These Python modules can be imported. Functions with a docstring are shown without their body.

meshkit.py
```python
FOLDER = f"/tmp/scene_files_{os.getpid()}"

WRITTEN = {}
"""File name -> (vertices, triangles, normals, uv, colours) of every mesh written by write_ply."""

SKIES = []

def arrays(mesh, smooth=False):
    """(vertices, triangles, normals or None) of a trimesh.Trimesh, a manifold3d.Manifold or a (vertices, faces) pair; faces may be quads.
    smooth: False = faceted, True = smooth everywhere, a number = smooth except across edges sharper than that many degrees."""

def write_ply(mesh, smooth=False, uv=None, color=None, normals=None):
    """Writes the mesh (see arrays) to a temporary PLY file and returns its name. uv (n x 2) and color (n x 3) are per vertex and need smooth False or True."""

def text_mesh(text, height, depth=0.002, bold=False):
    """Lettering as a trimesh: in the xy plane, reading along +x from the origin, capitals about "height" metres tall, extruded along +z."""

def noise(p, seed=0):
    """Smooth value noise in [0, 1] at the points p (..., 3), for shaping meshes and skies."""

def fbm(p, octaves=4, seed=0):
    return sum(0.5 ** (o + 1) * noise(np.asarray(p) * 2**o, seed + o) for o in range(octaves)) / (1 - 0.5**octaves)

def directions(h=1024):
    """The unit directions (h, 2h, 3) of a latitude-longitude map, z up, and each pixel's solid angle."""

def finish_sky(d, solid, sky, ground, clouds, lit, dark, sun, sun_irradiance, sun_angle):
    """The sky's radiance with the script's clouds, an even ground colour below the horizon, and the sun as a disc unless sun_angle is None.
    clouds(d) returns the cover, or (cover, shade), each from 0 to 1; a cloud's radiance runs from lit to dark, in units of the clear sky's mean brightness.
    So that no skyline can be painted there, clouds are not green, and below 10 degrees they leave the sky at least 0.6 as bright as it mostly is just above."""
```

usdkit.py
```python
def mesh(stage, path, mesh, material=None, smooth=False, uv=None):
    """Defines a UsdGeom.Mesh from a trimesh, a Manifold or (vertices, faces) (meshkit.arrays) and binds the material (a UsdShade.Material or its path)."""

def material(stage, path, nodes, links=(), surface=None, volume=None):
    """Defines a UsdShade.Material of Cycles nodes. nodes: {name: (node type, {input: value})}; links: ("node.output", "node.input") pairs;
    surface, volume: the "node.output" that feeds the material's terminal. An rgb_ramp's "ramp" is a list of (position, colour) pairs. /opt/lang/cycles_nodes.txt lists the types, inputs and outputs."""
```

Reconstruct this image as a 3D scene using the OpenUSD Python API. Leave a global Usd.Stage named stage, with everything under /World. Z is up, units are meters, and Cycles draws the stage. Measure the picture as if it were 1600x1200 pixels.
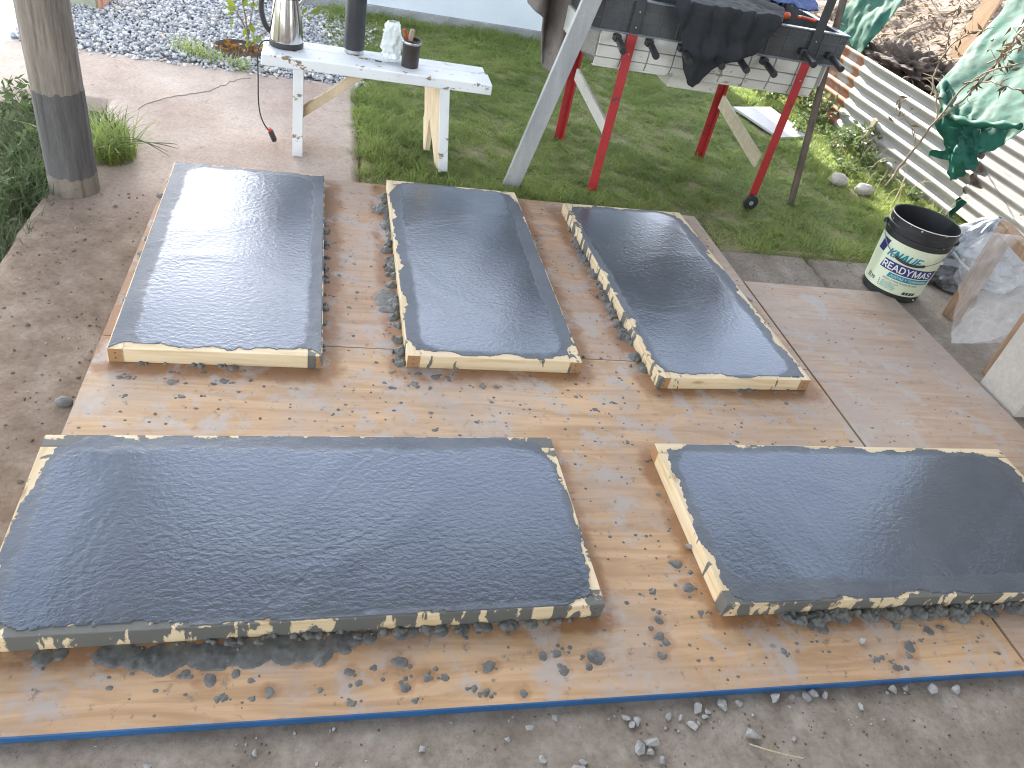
import math, random
import numpy as np, trimesh
import usdkit, meshkit
from pxr import Usd, UsdGeom, UsdLux, UsdShade, Sdf, Gf, Vt
from shapely.geometry import Polygon, Point
import shapely

random.seed(7)
rng = np.random.default_rng(7)
stage = Usd.Stage.CreateInMemory()
UsdGeom.Xform.Define(stage, '/World')
UsdGeom.Scope.Define(stage, '/World/Looks')
T = Sdf.ValueTypeNames

# ------------------------------------------------------------------ camera
CP = np.array([0.643386, -2.042892, 1.517297])
CM = np.array([[0.96905986, -0.16480759, 0.1837429], [0.03862409, -0.63400019, -0.77236774], [0.2437851, 0.75556748, -0.6080186]])
cam = UsdGeom.Camera.Define(stage, '/World/camera')
m4 = np.eye(4); m4[0, :3] = CM[0]; m4[1, :3] = -CM[1]; m4[2, :3] = -CM[2]; m4[3, :3] = CP
cam.AddTransformOp().Set(Gf.Matrix4d(*m4.ravel().tolist()))
cam.CreateHorizontalApertureAttr(36.0); cam.CreateVerticalApertureAttr(27.0)
cam.CreateFocalLengthAttr(36.0 * 1193.4 / 1600.0)
cam.CreateExposureAttr(2.35)

# ------------------------------------------------------------------ sky and sun
SUN_AZ, SUN_EL = math.radians(-4.0), math.radians(19.0)
usdkit.material(stage, '/World/Looks/sky', {
    'tc': ('texture_coordinate', {}),
    'mp': ('mapping', {'scale': (1.0, 1.0, 2.6)}),
    'n': ('noise_texture', {'scale': 2.3, 'detail': 9, 'roughness': 0.6, 'distortion': 0.4}),
    'r': ('rgb_ramp', {'ramp': [(0.0, (0, 0, 0)), (0.60, (0, 0, 0)), (0.80, (0.6, 0.6, 0.6)), (1.0, (1, 1, 1))]}),
    's': ('sky_texture', {'sky_type': 'single_scattering', 'sun_disc': False, 'sun_elevation': SUN_EL, 'sun_rotation': SUN_AZ, 'aerosol_density': 0.9, 'altitude': 100.0}),
    'cl': ('mix', {'mix_type': 'mix', 'color2': (9.0, 9.3, 9.8)}),
    'hs': ('hsv', {'saturation': 0.42}),
    'b': ('background_shader', {'strength': 0.15})},
    [('tc.generated', 'mp.vector'), ('mp.vector', 'n.vector'), ('n.fac', 'r.fac'), ('r.color', 'cl.fac'), ('s.color', 'hs.color'), ('hs.color', 'cl.color1'), ('cl.color', 'b.color')], surface='b.background')
dome = UsdLux.DomeLight.Define(stage, '/World/sky')
dome.CreateIntensityAttr(1.0)
UsdShade.MaterialBindingAPI.Apply(dome.GetPrim()).Bind(UsdShade.Material.Get(stage, '/World/Looks/sky'))
dome.GetPrim().SetCustomDataByKey('kind', 'structure')
dome.GetPrim().SetCustomDataByKey('label', 'clear blue morning sky with thin cloud'); dome.GetPrim().SetCustomDataByKey('category', 'sky')
sun = UsdLux.DistantLight.Define(stage, '/World/sun')
sun.CreateIntensityAttr(1.2); sun.CreateAngleAttr(0.5); sun.CreateColorAttr(Gf.Vec3f(1.0, 0.93, 0.82)); sun.CreateNormalizeAttr(True)
sd = np.array([math.sin(SUN_AZ) * math.cos(SUN_EL), math.cos(SUN_AZ) * math.cos(SUN_EL), math.sin(SUN_EL)])
zr = np.cross([0, 0, 1.0], sd); zr /= np.linalg.norm(zr); yr = np.cross(sd, zr)
m4 = np.eye(4); m4[0, :3] = zr; m4[1, :3] = yr; m4[2, :3] = sd
sun.AddTransformOp().Set(Gf.Matrix4d(*m4.ravel().tolist()))

# ------------------------------------------------------------------ helpers
fbm = meshkit.fbm
def ss(a, b, x):
    t = np.clip((np.asarray(x, float) - a) / (b - a), 0, 1); return t * t * (3 - 2 * t)

used = {}
def numbered(path):
    k = used.get(path, -1) + 1; used[path] = k
    return path if k == 0 else '%s_%03d' % (path, k)

class Th:
    def __init__(s, path, loc): s.path, s.loc = path, np.array(loc, float)

def meta(prim, label=None, cat=None, group=None, kind=None):
    for k, v in (('label', label), ('category', cat), ('group', group), ('kind', kind)):
        if v: prim.SetCustomDataByKey(k, v)

def thing(name, label, cat, loc=(0, 0, 0), group=None, kind=None):
    p = numbered('/World/' + name)
    x = UsdGeom.Xform.Define(stage, p); x.AddTranslateOp().Set(Gf.Vec3d(*map(float, loc)))
    meta(x.GetPrim(), label, cat, group, kind)
    return Th(p, loc)

def VF(m):
    if hasattr(m, 'to_mesh'):
        q = m.to_mesh(); return np.array(q.vert_properties[:, :3]), np.array(q.tri_verts)
    if isinstance(m, (tuple, list)):
        v, f = np.asarray(m[0], float), np.asarray(m[1], int)
        if f.shape[1] == 4: f = np.vstack([f[:, [0, 1, 2]], f[:, [0, 2, 3]]])
        return v, f
    return np.array(m.vertices), np.array(m.faces)

def obj(name, mesh, mat, parent=None, smooth=False, attr=None, label=None, cat=None, group=None, kind=None):
    v, f = VF(mesh)
    loc = parent.loc if parent else np.zeros(3)
    p = numbered((parent.path if parent else '/World') + '/' + name)
    m = usdkit.mesh(stage, p, (v - loc, f), '/World/Looks/' + mat, smooth=smooth)
    if attr:
        for k, a in attr.items():
            UsdGeom.PrimvarsAPI(m).CreatePrimvar(k, T.FloatArray, 'vertex').Set(Vt.FloatArray.FromNumpy(np.asarray(a, np.float32)))
    meta(m.GetPrim(), label, cat, group, kind)
    return Th(p, loc)

def single(name, mesh, mat, label, cat, group=None, kind=None, smooth=False, attr=None):
    """A thing of one mesh: its own transform stands at its base."""
    v, f = VF(mesh)
    lo, hi = v.min(0), v.max(0); base = np.array([(lo[0] + hi[0]) / 2, (lo[1] + hi[1]) / 2, lo[2]])
    p = numbered('/World/' + name)
    m = usdkit.mesh(stage, p, (v - base, f), '/World/Looks/' + mat, smooth=smooth)
    m.AddTranslateOp().Set(Gf.Vec3d(*base.tolist()))
    if attr:
        for k, a in attr.items():
            UsdGeom.PrimvarsAPI(m).CreatePrimvar(k, T.FloatArray, 'vertex').Set(Vt.FloatArray.FromNumpy(np.asarray(a, np.float32)))
    meta(m.GetPrim(), label, cat, group, kind)
    return m

def cat_(ms):
    vs, fs, n = [], [], 0
    for m in ms:
        v, f = VF(m); vs.append(v); fs.append(f + n); n += len(v)
    return np.vstack(vs), np.vstack(fs)

def rotm(rx=0, ry=0, rz=0):
    cx, sx, cy, sy, cz, sz = math.cos(rx), math.sin(rx), math.cos(ry), math.sin(ry), math.cos(rz), math.sin(rz)
    return np.array([[cz, -sz, 0], [sz, cz, 0], [0, 0, 1]]) @ np.array([[cy, 0, sy], [0, 1, 0], [-sy, 0, cy]]) @ np.array([[1, 0, 0], [0, cx, -sx], [0, sx, cx]])

def bx(c, s, R=None, b=0.002):
    """A box with chamfered edges."""
    s = np.array(s, float) / 2; b = min(b, s.min() * 0.6); pts = []
    for i in (-1, 1):
        for j in (-1, 1):
            for k in (-1, 1):
                for d in range(3):
                    q = s - b; q[d] = s[d]; pts.append(q * (i, j, k))
    h = trimesh.convex.convex_hull(np.array(pts)); v = np.array(h.vertices)
    if R is not None: v = v @ np.asarray(R).T
    return v + np.array(c, float), np.array(h.faces)

def frame_of(d):
    d = np.asarray(d, float) / np.linalg.norm(d)
    a = np.cross(d, [0, 0, 1.0] if abs(d[2]) < 0.9 else [1.0, 0, 0]); a /= np.linalg.norm(a)
    return a, np.cross(d, a), d

def beam(p, q, w, h, up=None, b=0.002):
    """A board from p to q, w across and h along 'up'."""
    p, q = np.array(p, float), np.array(q, float); d = q - p; L = np.linalg.norm(d); d /= L
    if up is None: a, c, _ = frame_of(d)
    else:
        c = np.array(up, float); c -= d * (c @ d); c /= np.linalg.norm(c); a = np.cross(d, c)
    R = np.stack([a, d, c], 1)
    return bx((p + q) / 2, (w, L, h), R, b)

def tube(pts, r, n=8, cap=True):
    p = np.array(pts, float); r = np.broadcast_to(r, (len(p),))
    t = np.gradient(p, axis=0); t /= np.linalg.norm(t, axis=1, keepdims=True) + 1e-12
    a = np.cross(t[0], [0.31, 0.12, 0.94]); a /= np.linalg.norm(a); A = []
    for k in range(len(p)):
        a = a - t[k] * (a @ t[k]); a /= np.linalg.norm(a); A.append(a)
    A = np.array(A); B = np.cross(t, A); g = np.arange(n) * 2 * np.pi / n
    v = p[:, None] + r[:, None, None] * (np.cos(g)[None, :, None] * A[:, None] + np.sin(g)[None, :, None] * B[:, None])
    f = []
    for i in range(len(p) - 1):
        for j in range(n):
            k = (j + 1) % n
            f += [[i * n + j, i * n + k, (i + 1) * n + k], [i * n + j, (i + 1) * n + k, (i + 1) * n + j]]
    v = v.reshape(-1, 3)
    if cap:
        v = np.vstack([v, p[:1], p[-1:]]); s0, s1, o = len(v) - 2, len(v) - 1, (len(p) - 1) * n
        for j in range(n):
            k = (j + 1) % n; f += [[s0, k, j], [s1, o + j, o + k]]
    return v, np.array(f)

def spline(pts, n=20):
    from scipy.interpolate import CubicSpline
    p = np.array(pts, float); s = np.r_[0, np.cumsum(np.linalg.norm(np.diff(p, axis=0), axis=1))]
    return CubicSpline(s, p)(np.linspace(0, s[-1], n))

def lathe(prof, c=(0, 0, 0), n=40, a0=0.0, a1=2 * np.pi):
    prof = np.array(prof, float); full = abs(a1 - a0 - 2 * np.pi) < 1e-6
    g = np.linspace(a0, a1, n + 1)[: n if full else n + 1]; m = len(g)
    v = np.stack([prof[:, None, 0] * np.cos(g), prof[:, None, 0] * np.sin(g), np.repeat(prof[:, 1:2], m, 1)], -1).reshape(-1, 3) + np.array(c, float)
    f = []
    for i in range(len(prof) - 1):
        for j in range(n):
            k = (j + 1) % m
            f += [[i * m + j, i * m + k, (i + 1) * m + k], [i * m + j, (i + 1) * m + k, (i + 1) * m + j]]
    return v, np.array(f)

def gridmesh(xs, ys, zf, keep=None):
    X, Y = np.meshgrid(xs, ys, indexing='ij'); Z = zf(X, Y)
    v = np.stack([X, Y, Z], -1).reshape(-1, 3); a, b = len(xs), len(ys)
    i, j = np.meshgrid(np.arange(a - 1), np.arange(b - 1), indexing='ij'); o = i * b + j
    f = np.stack([o, o + b, o + b + 1, o + 1], -1).reshape(-1, 4)
    if keep is not None:
        K = keep(X, Y).reshape(-1); f = f[K[f].any(1)]
        u, inv = np.unique(f, return_inverse=True); v = v[u]; f = inv.reshape(f.shape)
    return v, np.vstack([f[:, [0, 1, 2]], f[:, [0, 2, 3]]])

def blob(c, s, seed=0, sub=2, amp=0.25, freq=1.6):
    q = trimesh.creation.icosphere(subdivisions=sub); v = np.array(q.vertices)
    v *= (1 + amp * (fbm(v * freq + seed * 3.7 + 10, 3, seed) * 2 - 1))[:, None]
    return v * np.array(s, float) + np.array(c, float), np.array(q.faces)

def rock(c, r, seed):
    """An angular stone: the hull of a few random points."""
    g = np.random.default_rng(seed); p = g.normal(size=(16, 3)); p /= np.linalg.norm(p, axis=1, keepdims=True)
    p *= g.uniform(0.75, 1.1, (16, 1)) * np.array([1, g.uniform(0.6, 0.9), g.uniform(0.45, 0.75)]) * r
    h = trimesh.convex.convex_hull(p); v = np.array(h.vertices) @ rotm(0, 0, g.uniform(0, 6.28)).T
    v[:, 2] -= v[:, 2].min(); return v + np.array(c, float), np.array(h.faces)

def puddle(circ, h=0.006, res=0.003, seed=0, rough=0.35, z=0.0):
    """A spill of cement: a low dome over the union of circles (x, y, r)."""
    circ = np.array(circ, float); lo = (circ[:, :2] - circ[:, 2:] * 1.5).min(0); hi = (circ[:, :2] + circ[:, 2:] * 1.5).max(0)
    xs, ys = np.arange(lo[0], hi[0] + res, res), np.arange(lo[1], hi[1] + res, res)
    def field(X, Y):
        P = np.stack([X, Y, 0 * X], -1); F = np.full(X.shape, -1.0)
        for x, y, r in circ:
            F = np.maximum(F, 1 - np.hypot(X - x, Y - y) / r)
        return F + rough * (fbm(P * 0.35 / max(circ[:, 2].mean(), 0.004) + 5, 3, seed) - 0.5) * 2 - 0.04
    def zf(X, Y):
        F = field(X, Y); P = np.stack([X, Y, 0 * X], -1)
        return np.where(F > 0, z + h * np.sqrt(np.clip(F, 0, 1)) * (0.35 + 1.3 * fbm(P * 85, 4, seed + 3)), z - 0.001)
    return gridmesh(xs, ys, zf, lambda X, Y: field(X, Y) > 0)

def cloth(outline, fn, res=0.012, thick=0.004):
    """A thick patch of cloth: the outline (a, b) filled with a grid, each point placed by fn(a, b) -> xyz."""
    from scipy.spatial import Delaunay
    poly = Polygon(outline).buffer(0); x0, y0, x1, y1 = poly.bounds
    ring = poly.exterior.segmentize(res).coords[:-1] if hasattr(poly.exterior, 'segmentize') else list(shapely.segmentize(poly.exterior, res).coords)[:-1]
    X, Y = np.meshgrid(np.arange(x0, x1, res), np.arange(y0, y1, res)); P = np.stack([X.ravel(), Y.ravel()], 1)
    inn = shapely.contains_xy(poly.buffer(-res * 0.5), P[:, 0], P[:, 1])
    nb = len(ring); A = np.vstack([np.array(ring), P[inn]])
    t = Delaunay(A + np.random.default_rng(1).normal(size=A.shape) * 1e-6).simplices
    cen = A[t].mean(1); t = t[shapely.contains_xy(poly, cen[:, 0], cen[:, 1])]
    V = fn(A[:, 0], A[:, 1]); n = np.zeros_like(V); fnn = np.cross(V[t[:, 1]] - V[t[:, 0]], V[t[:, 2]] - V[t[:, 0]])
    for k in range(3): np.add.at(n, t[:, k], fnn)
    n /= np.linalg.norm(n, axis=1, keepdims=True) + 1e-12
    v = np.vstack([V + n * thick / 2, V - n * thick / 2]); N = len(V); b = np.arange(nb); c = (b + 1) % nb
    return v, np.vstack([t, t[:, ::-1] + N, np.stack([b, c, c + N], 1), np.stack([b, c + N, b + N], 1)])

# ------------------------------------------------------------------ materials
def L(name): return '/World/Looks/' + name
def pbr(name, ramp, scale=6.0, sv=(1, 1, 1), detail=6, rough=0.6, bump=0.0, bscale=60.0, bdist=0.004, coord='pos', fine=0.25, fscale=90.0, metal=0.0, spec=0.5, rvar=0.0, distort=0.0, sub=0.0, extra=None, bdetail=4):
    """Colour from a ramp over noise, a finer noise over it, and a bump."""
    nodes = {'g': ('geometry', {}), 'tc': ('texture_coordinate', {}), 'm': ('mapping', {'scale': sv}),
             'n': ('noise_texture', {'scale': scale, 'detail': detail, 'roughness': 0.62, 'distortion': distort}), 'r': ('rgb_ramp', {'ramp': ramp}),
             'n2': ('noise_texture', {'scale': fscale, 'detail': 4, 'roughness': 0.65}), 'r2': ('rgb_ramp', {'ramp': [(0.25, (1 - fine,) * 3), (0.75, (1 + fine * 0.6,) * 3)]}),
             'mx': ('mix', {'mix_type': 'multiply', 'fac': 1.0}), 'p': ('principled_bsdf', {'roughness': rough, 'metallic': metal, 'specular_ior_level': spec})}
    src = 'g.position' if coord == 'pos' else 'tc.object'
    links = [(src, 'm.vector'), ('m.vector', 'n.vector'), ('m.vector', 'n2.vector'), ('n.fac', 'r.fac'), ('n2.fac', 'r2.fac'), ('r.color', 'mx.color1'), ('r2.color', 'mx.color2'), ('mx.color', 'p.base_color')]
    if rvar:
        nodes['rr'] = ('map_range', {'from_min': 0.3, 'from_max': 0.7, 'to_min': max(rough - rvar, 0.03), 'to_max': rough + rvar, 'clamp': True})
        links += [('n.fac', 'rr.value'), ('rr.result', 'p.roughness')]
    if bump:
        nodes['n3'] = ('noise_texture', {'scale': bscale, 'detail': bdetail, 'roughness': 0.6}); nodes['b'] = ('bump', {'strength': bump, 'distance': bdist})
        links += [('m.vector', 'n3.vector'), ('n3.fac', 'b.height'), ('b.normal', 'p.normal')]
    usdkit.material(stage, L(name), nodes, links, surface='p.BSDF')

def flat(name, col, rough=0.5, metal=0.0, spec=0.5, bump=0.1, bscale=40.0):
    c = np.array(col); pbr(name, [(0.3, tuple(c * 0.82)), (0.7, tuple(np.minimum(c * 1.12, 1)))], scale=9, rough=rough, metal=metal, spec=spec, bump=bump, bscale=bscale, bdist=0.002, fine=0.1, coord='obj')

def wood(name, axis, smear, paint=False):
    """Pine board: grain along the axis, darker end grain, cement smeared on by noise."""
    sv = {'x': (1.5, 22, 22), 'y': (22, 1.5, 22), 'z': (22, 22, 1.5)}[axis]; dirn = {'x': (1, 0, 0), 'y': (0, 1, 0), 'z': (0, 0, 1)}[axis]
    dv = {'x': (20, 20, 7), 'y': (24, 24, 5), 'z': (9, 9, 9)}[axis]
    nodes = {'g': ('geometry', {}), 'm': ('mapping', {'scale': sv}), 'n': ('noise_texture', {'scale': 2.2, 'detail': 7, 'roughness': 0.6, 'distortion': 0.6}),
             'r0': ('rgb_ramp', {'ramp': [(0.25, (0.46, 0.32, 0.17)), (0.42, (0.62, 0.48, 0.29)), (0.55, (0.70, 0.56, 0.37)), (0.75, (0.74, 0.62, 0.44))]}),
             'kv': ('voronoi_texture', {'scale': 1.0}), 'km': ('mapping', {'scale': {'x': (5, 14, 14), 'y': (14, 5, 14), 'z': (14, 14, 5)}[axis]}), 'kr': ('map_range', {'from_min': 0.05, 'from_max': 0.16, 'to_min': 0.8, 'to_max': 0.0, 'clamp': True}), 'r': ('mix', {'color2': (0.30, 0.16, 0.07)}),
             'd': ('vector_math', {'math_type': 'dot_product', 'vector2': dirn}), 'ab': ('math', {'math_type': 'absolute'}), 'gt': ('math', {'math_type': 'greater_than', 'value2': 0.8}),
             'e': ('mix', {'color2': (0.34, 0.19, 0.09)}), 'gm': ('mapping', {'scale': dv}), 'sn': ('noise_texture', {'scale': 1.0, 'detail': 5, 'roughness': 0.55, 'distortion': 0.4}),
             'sr': ('map_range', {'from_min': 0.72 - smear * 0.5 - 0.012, 'from_max': 0.72 - smear * 0.5 + 0.012, 'clamp': True}), 'c': ('mix', {'color2': (0.12, 0.12, 0.11)}),
             'p': ('principled_bsdf', {'roughness': 0.6}), 'b': ('bump', {'strength': 0.3, 'distance': 0.002})}
    usdkit.material(stage, L(name), nodes, [('g.position', 'm.vector'), ('m.vector', 'n.vector'), ('n.fac', 'r0.fac'), ('r0.color', 'r.color1'), ('g.position', 'km.vector'), ('km.vector', 'kv.vector'), ('kv.distance', 'kr.value'), ('kr.result', 'r.fac'), ('g.true_normal', 'd.vector1'), ('d.value', 'ab.value1'), ('ab.value', 'gt.value1'),
        ('gt.value', 'e.fac'), ('r.color', 'e.color1'), ('g.position', 'gm.vector'), ('gm.vector', 'sn.vector'), ('sn.fac', 'sr.value'), ('e.color', 'c.color1'), ('sr.result', 'c.fac'), ('c.color', 'p.base_color'),
        ('n.fac', 'b.height'), ('b.normal', 'p.normal')], surface='p.BSDF')

for ax in 'xy':
    for k, s in (('bare', 0.02), ('spotted', 0.17), ('dripped', 0.36), ('coated', 0.49)): wood('pine_%s_%s' % (ax, k), ax, s)
pbr('timber_rough', [(0.3, (0.17, 0.10, 0.06)), (0.7, (0.34, 0.22, 0.135))], scale=5, sv=(14, 14, 1.2), rough=0.75, bump=0.4, bscale=6, coord='pos')
pbr('timber_cream', [(0.3, (0.50, 0.42, 0.30)), (0.7, (0.66, 0.57, 0.42))], scale=3, sv=(9, 9, 9), rough=0.7, bump=0.3, bscale=10)
pbr('bench_bare', [(0.3, (0.50, 0.38, 0.24)), (0.7, (0.68, 0.56, 0.40))], scale=3, sv=(9, 9, 2), rough=0.7, bump=0.3, bscale=10)

def plywood(name, a, b, film, dirt):
    nodes = {'g': ('geometry', {}), 'm': ('mapping', {'scale': (1.2, 13, 13)}), 'n': ('noise_texture', {'scale': 2.0, 'detail': 8, 'roughness': 0.62, 'distortion': 1.1}),
             'r': ('rgb_ramp', {'ramp': [(0.26, tuple(np.array(a) * 0.76)), (0.44, a), (0.60, b), (0.8, tuple(np.array(b) * 1.08))]}),
             'fn': ('noise_texture', {'scale': 2.6, 'detail': 6, 'roughness': 0.6, 'distortion': 0.5}), 'fr': ('map_range', {'from_min': 0.60 - film * 0.3, 'from_max': 0.74 - film * 0.2, 'to_max': 0.75, 'clamp': True}),
             'f': ('mix', {'color2': (0.39, 0.315, 0.27)}), 'at': ('attribute', {'attribute': 'stain'}), 'sn': ('noise_texture', {'scale': 22.0, 'detail': 5, 'roughness': 0.65}),
             'sm': ('math', {'math_type': 'multiply_add', 'value2': 0.9, 'value3': -0.45}), 'sa': ('math', {'math_type': 'add'}), 'sr': ('map_range', {'from_min': 0.35, 'from_max': 0.75, 'to_max': 0.78, 'clamp': True}),
             's': ('mix', {'color2': (0.27, 0.125, 0.05)}), 'kn': ('noise_texture', {'scale': 34.0, 'detail': 5, 'roughness': 0.7}), 'kr': ('map_range', {'from_min': 0.63 - dirt, 'from_max': 0.72 - dirt, 'to_max': 0.85, 'clamp': True}),
             'k': ('mix', {'color2': (0.20, 0.16, 0.13)}), 'q': ('noise_texture', {'scale': 6.5, 'detail': 8, 'roughness': 0.68, 'distortion': 0.4}), 'qr': ('map_range', {'from_min': 0.52, 'from_max': 0.62, 'to_max': 0.75, 'clamp': True}), 'qm': ('mix', {'color2': (0.40, 0.37, 0.36)}),
             'kv': ('voronoi_texture', {'scale': 1.7}), 'kvr': ('map_range', {'from_min': 0.035, 'from_max': 0.06, 'to_min': 0.55, 'to_max': 0.0, 'clamp': True}), 'kvm': ('mix', {'color2': (0.30, 0.17, 0.09)}), 'p': ('principled_bsdf', {'roughness': 0.55, 'specular_ior_level': 0.4}), 'b': ('bump', {'strength': 0.22, 'distance': 0.002}),
             'big': ('noise_texture', {'scale': 1.1, 'detail': 4}), 'bigr': ('rgb_ramp', {'ramp': [(0.3, (0.82, 0.80, 0.80)), (0.7, (1.1, 1.1, 1.08))]}), 'bm': ('mix', {'mix_type': 'multiply', 'fac': 1.0})}
    usdkit.material(stage, L(name), nodes, [('g.position', 'm.vector'), ('m.vector', 'n.vector'), ('n.fac', 'r.fac'), ('g.position', 'fn.vector'), ('fn.fac', 'fr.value'), ('r.color', 'f.color1'), ('fr.result', 'f.fac'),
        ('g.position', 'sn.vector'), ('sn.fac', 'sm.value1'), ('at.fac', 'sa.value1'), ('sm.value', 'sa.value2'), ('sa.value', 'sr.value'), ('f.color', 's.color1'), ('sr.result', 's.fac'),
        ('g.position', 'kn.vector'), ('kn.fac', 'kr.value'), ('g.position', 'q.vector'), ('q.fac', 'qr.value'), ('s.color', 'qm.color1'), ('qr.result', 'qm.fac'), ('m.vector', 'kv.vector'), ('kv.distance', 'kvr.value'), ('qm.color', 'kvm.color1'), ('kvr.result', 'kvm.fac'), ('kvm.color', 'k.color1'), ('kr.result', 'k.fac'), ('g.position', 'big.vector'), ('big.fac', 'bigr.fac'), ('k.color', 'bm.color1'), ('bigr.color', 'bm.color2'),
        ('bm.color', 'p.base_color'), ('n.fac', 'b.height'), ('b.normal', 'p.normal')], surface='p.BSDF')
plywood('ply_front', (0.44, 0.275, 0.148), (0.54, 0.355, 0.21), 0.42, 0.045)
plywood('ply_back', (0.44, 0.27, 0.16), (0.52, 0.345, 0.225), 0.65, 0.055)
plywood('ply_side', (0.38, 0.26, 0.185), (0.45, 0.325, 0.24), 0.7, 0.035)
flat('blue_paint', (0.022, 0.10, 0.25), 0.55)
flat('ply_edge', (0.36, 0.25, 0.16), 0.7)

# wet cement: "wet" is 1 where the water film lies and 0 on the trowelled rim
usdkit.material(stage, L('wet_cement'), {
    'g': ('geometry', {}), 'tc': ('texture_coordinate', {}), 'at': ('attribute', {'attribute': 'wet'}), 'n': ('noise_texture', {'scale': 5.0, 'detail': 6, 'roughness': 0.6}),
    'ca': ('rgb_ramp', {'ramp': [(0.3, (0.062, 0.071, 0.084)), (0.7, (0.086, 0.096, 0.110))]}), 'cb': ('rgb_ramp', {'ramp': [(0.3, (0.060, 0.064, 0.066)), (0.7, (0.100, 0.105, 0.108))]}),
    'c': ('mix', {}), 'wm': ('math', {'math_type': 'multiply_add', 'value2': 0.30, 'value3': -0.15}), 'wa': ('math', {'math_type': 'add', 'use_clamp': True}),
    'rg': ('map_range', {'from_min': 0.0, 'from_max': 1.0, 'to_min': 0.55, 'to_max': 0.13, 'clamp': True}),
    'm1': ('mapping', {'scale': (1, 1.35, 1)}), 'n1': ('noise_texture', {'scale': 62.0, 'detail': 3.5, 'roughness': 0.55, 'distortion': 0.3}), 'n2': ('noise_texture', {'scale': 210.0, 'detail': 3, 'roughness': 0.6}),
    'bs': ('map_range', {'to_min': 0.13, 'to_max': 0.22, 'clamp': True, 'from_min': 0.38, 'from_max': 0.66}), 'n4': ('noise_texture', {'scale': 3.1, 'detail': 3}),
    'b1': ('bump', {'distance': 0.007}), 'b2': ('bump', {'distance': 0.0014}), 'bf': ('map_range', {'to_min': 0.6, 'to_max': 0.2, 'clamp': True}),
    'p': ('principled_bsdf', {'ior': 1.5, 'specular_ior_level': 0.80, 'specular_tint': (0.78, 0.93, 1.25)})},
    [('g.position', 'n.vector'), ('n.fac', 'ca.fac'), ('n.fac', 'cb.fac'), ('cb.color', 'c.color1'), ('ca.color', 'c.color2'), ('n.fac', 'wm.value1'), ('at.fac', 'wa.value1'), ('wm.value', 'wa.value2'), ('at.fac', 'c.fac'),
     ('wa.value', 'rg.value'), ('rg.result', 'p.roughness'), ('c.color', 'p.base_color'), ('g.position', 'm1.vector'), ('m1.vector', 'n1.vector'), ('g.position', 'n2.vector'), ('g.position', 'n4.vector'), ('n4.fac', 'bs.value'),
     ('bs.result', 'b1.strength'), ('n1.fac', 'b1.height'), ('at.fac', 'bf.value'), ('bf.result', 'b2.strength'), ('n2.fac', 'b2.height'), ('b1.normal', 'b2.normal'), ('b2.normal', 'p.normal')], surface='p.BSDF')
pbr('cement_lump', [(0.3, (0.085, 0.085, 0.08)), (0.7, (0.16, 0.16, 0.15))], scale=14, rough=0.45, bump=0.35, bscale=120, bdist=0.003, fine=0.25)
pbr('cement_pale', [(0.3, (0.20, 0.19, 0.18)), (0.7, (0.32, 0.30, 0.28))], scale=30, rough=0.8, bump=0.3, bscale=160, bdist=0.002)
pbr('cement_dry', [(0.3, (0.10, 0.098, 0.092)), (0.7, (0.19, 0.185, 0.175))], scale=30, rough=0.75, bump=0.3, bscale=160, bdist=0.002)

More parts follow.
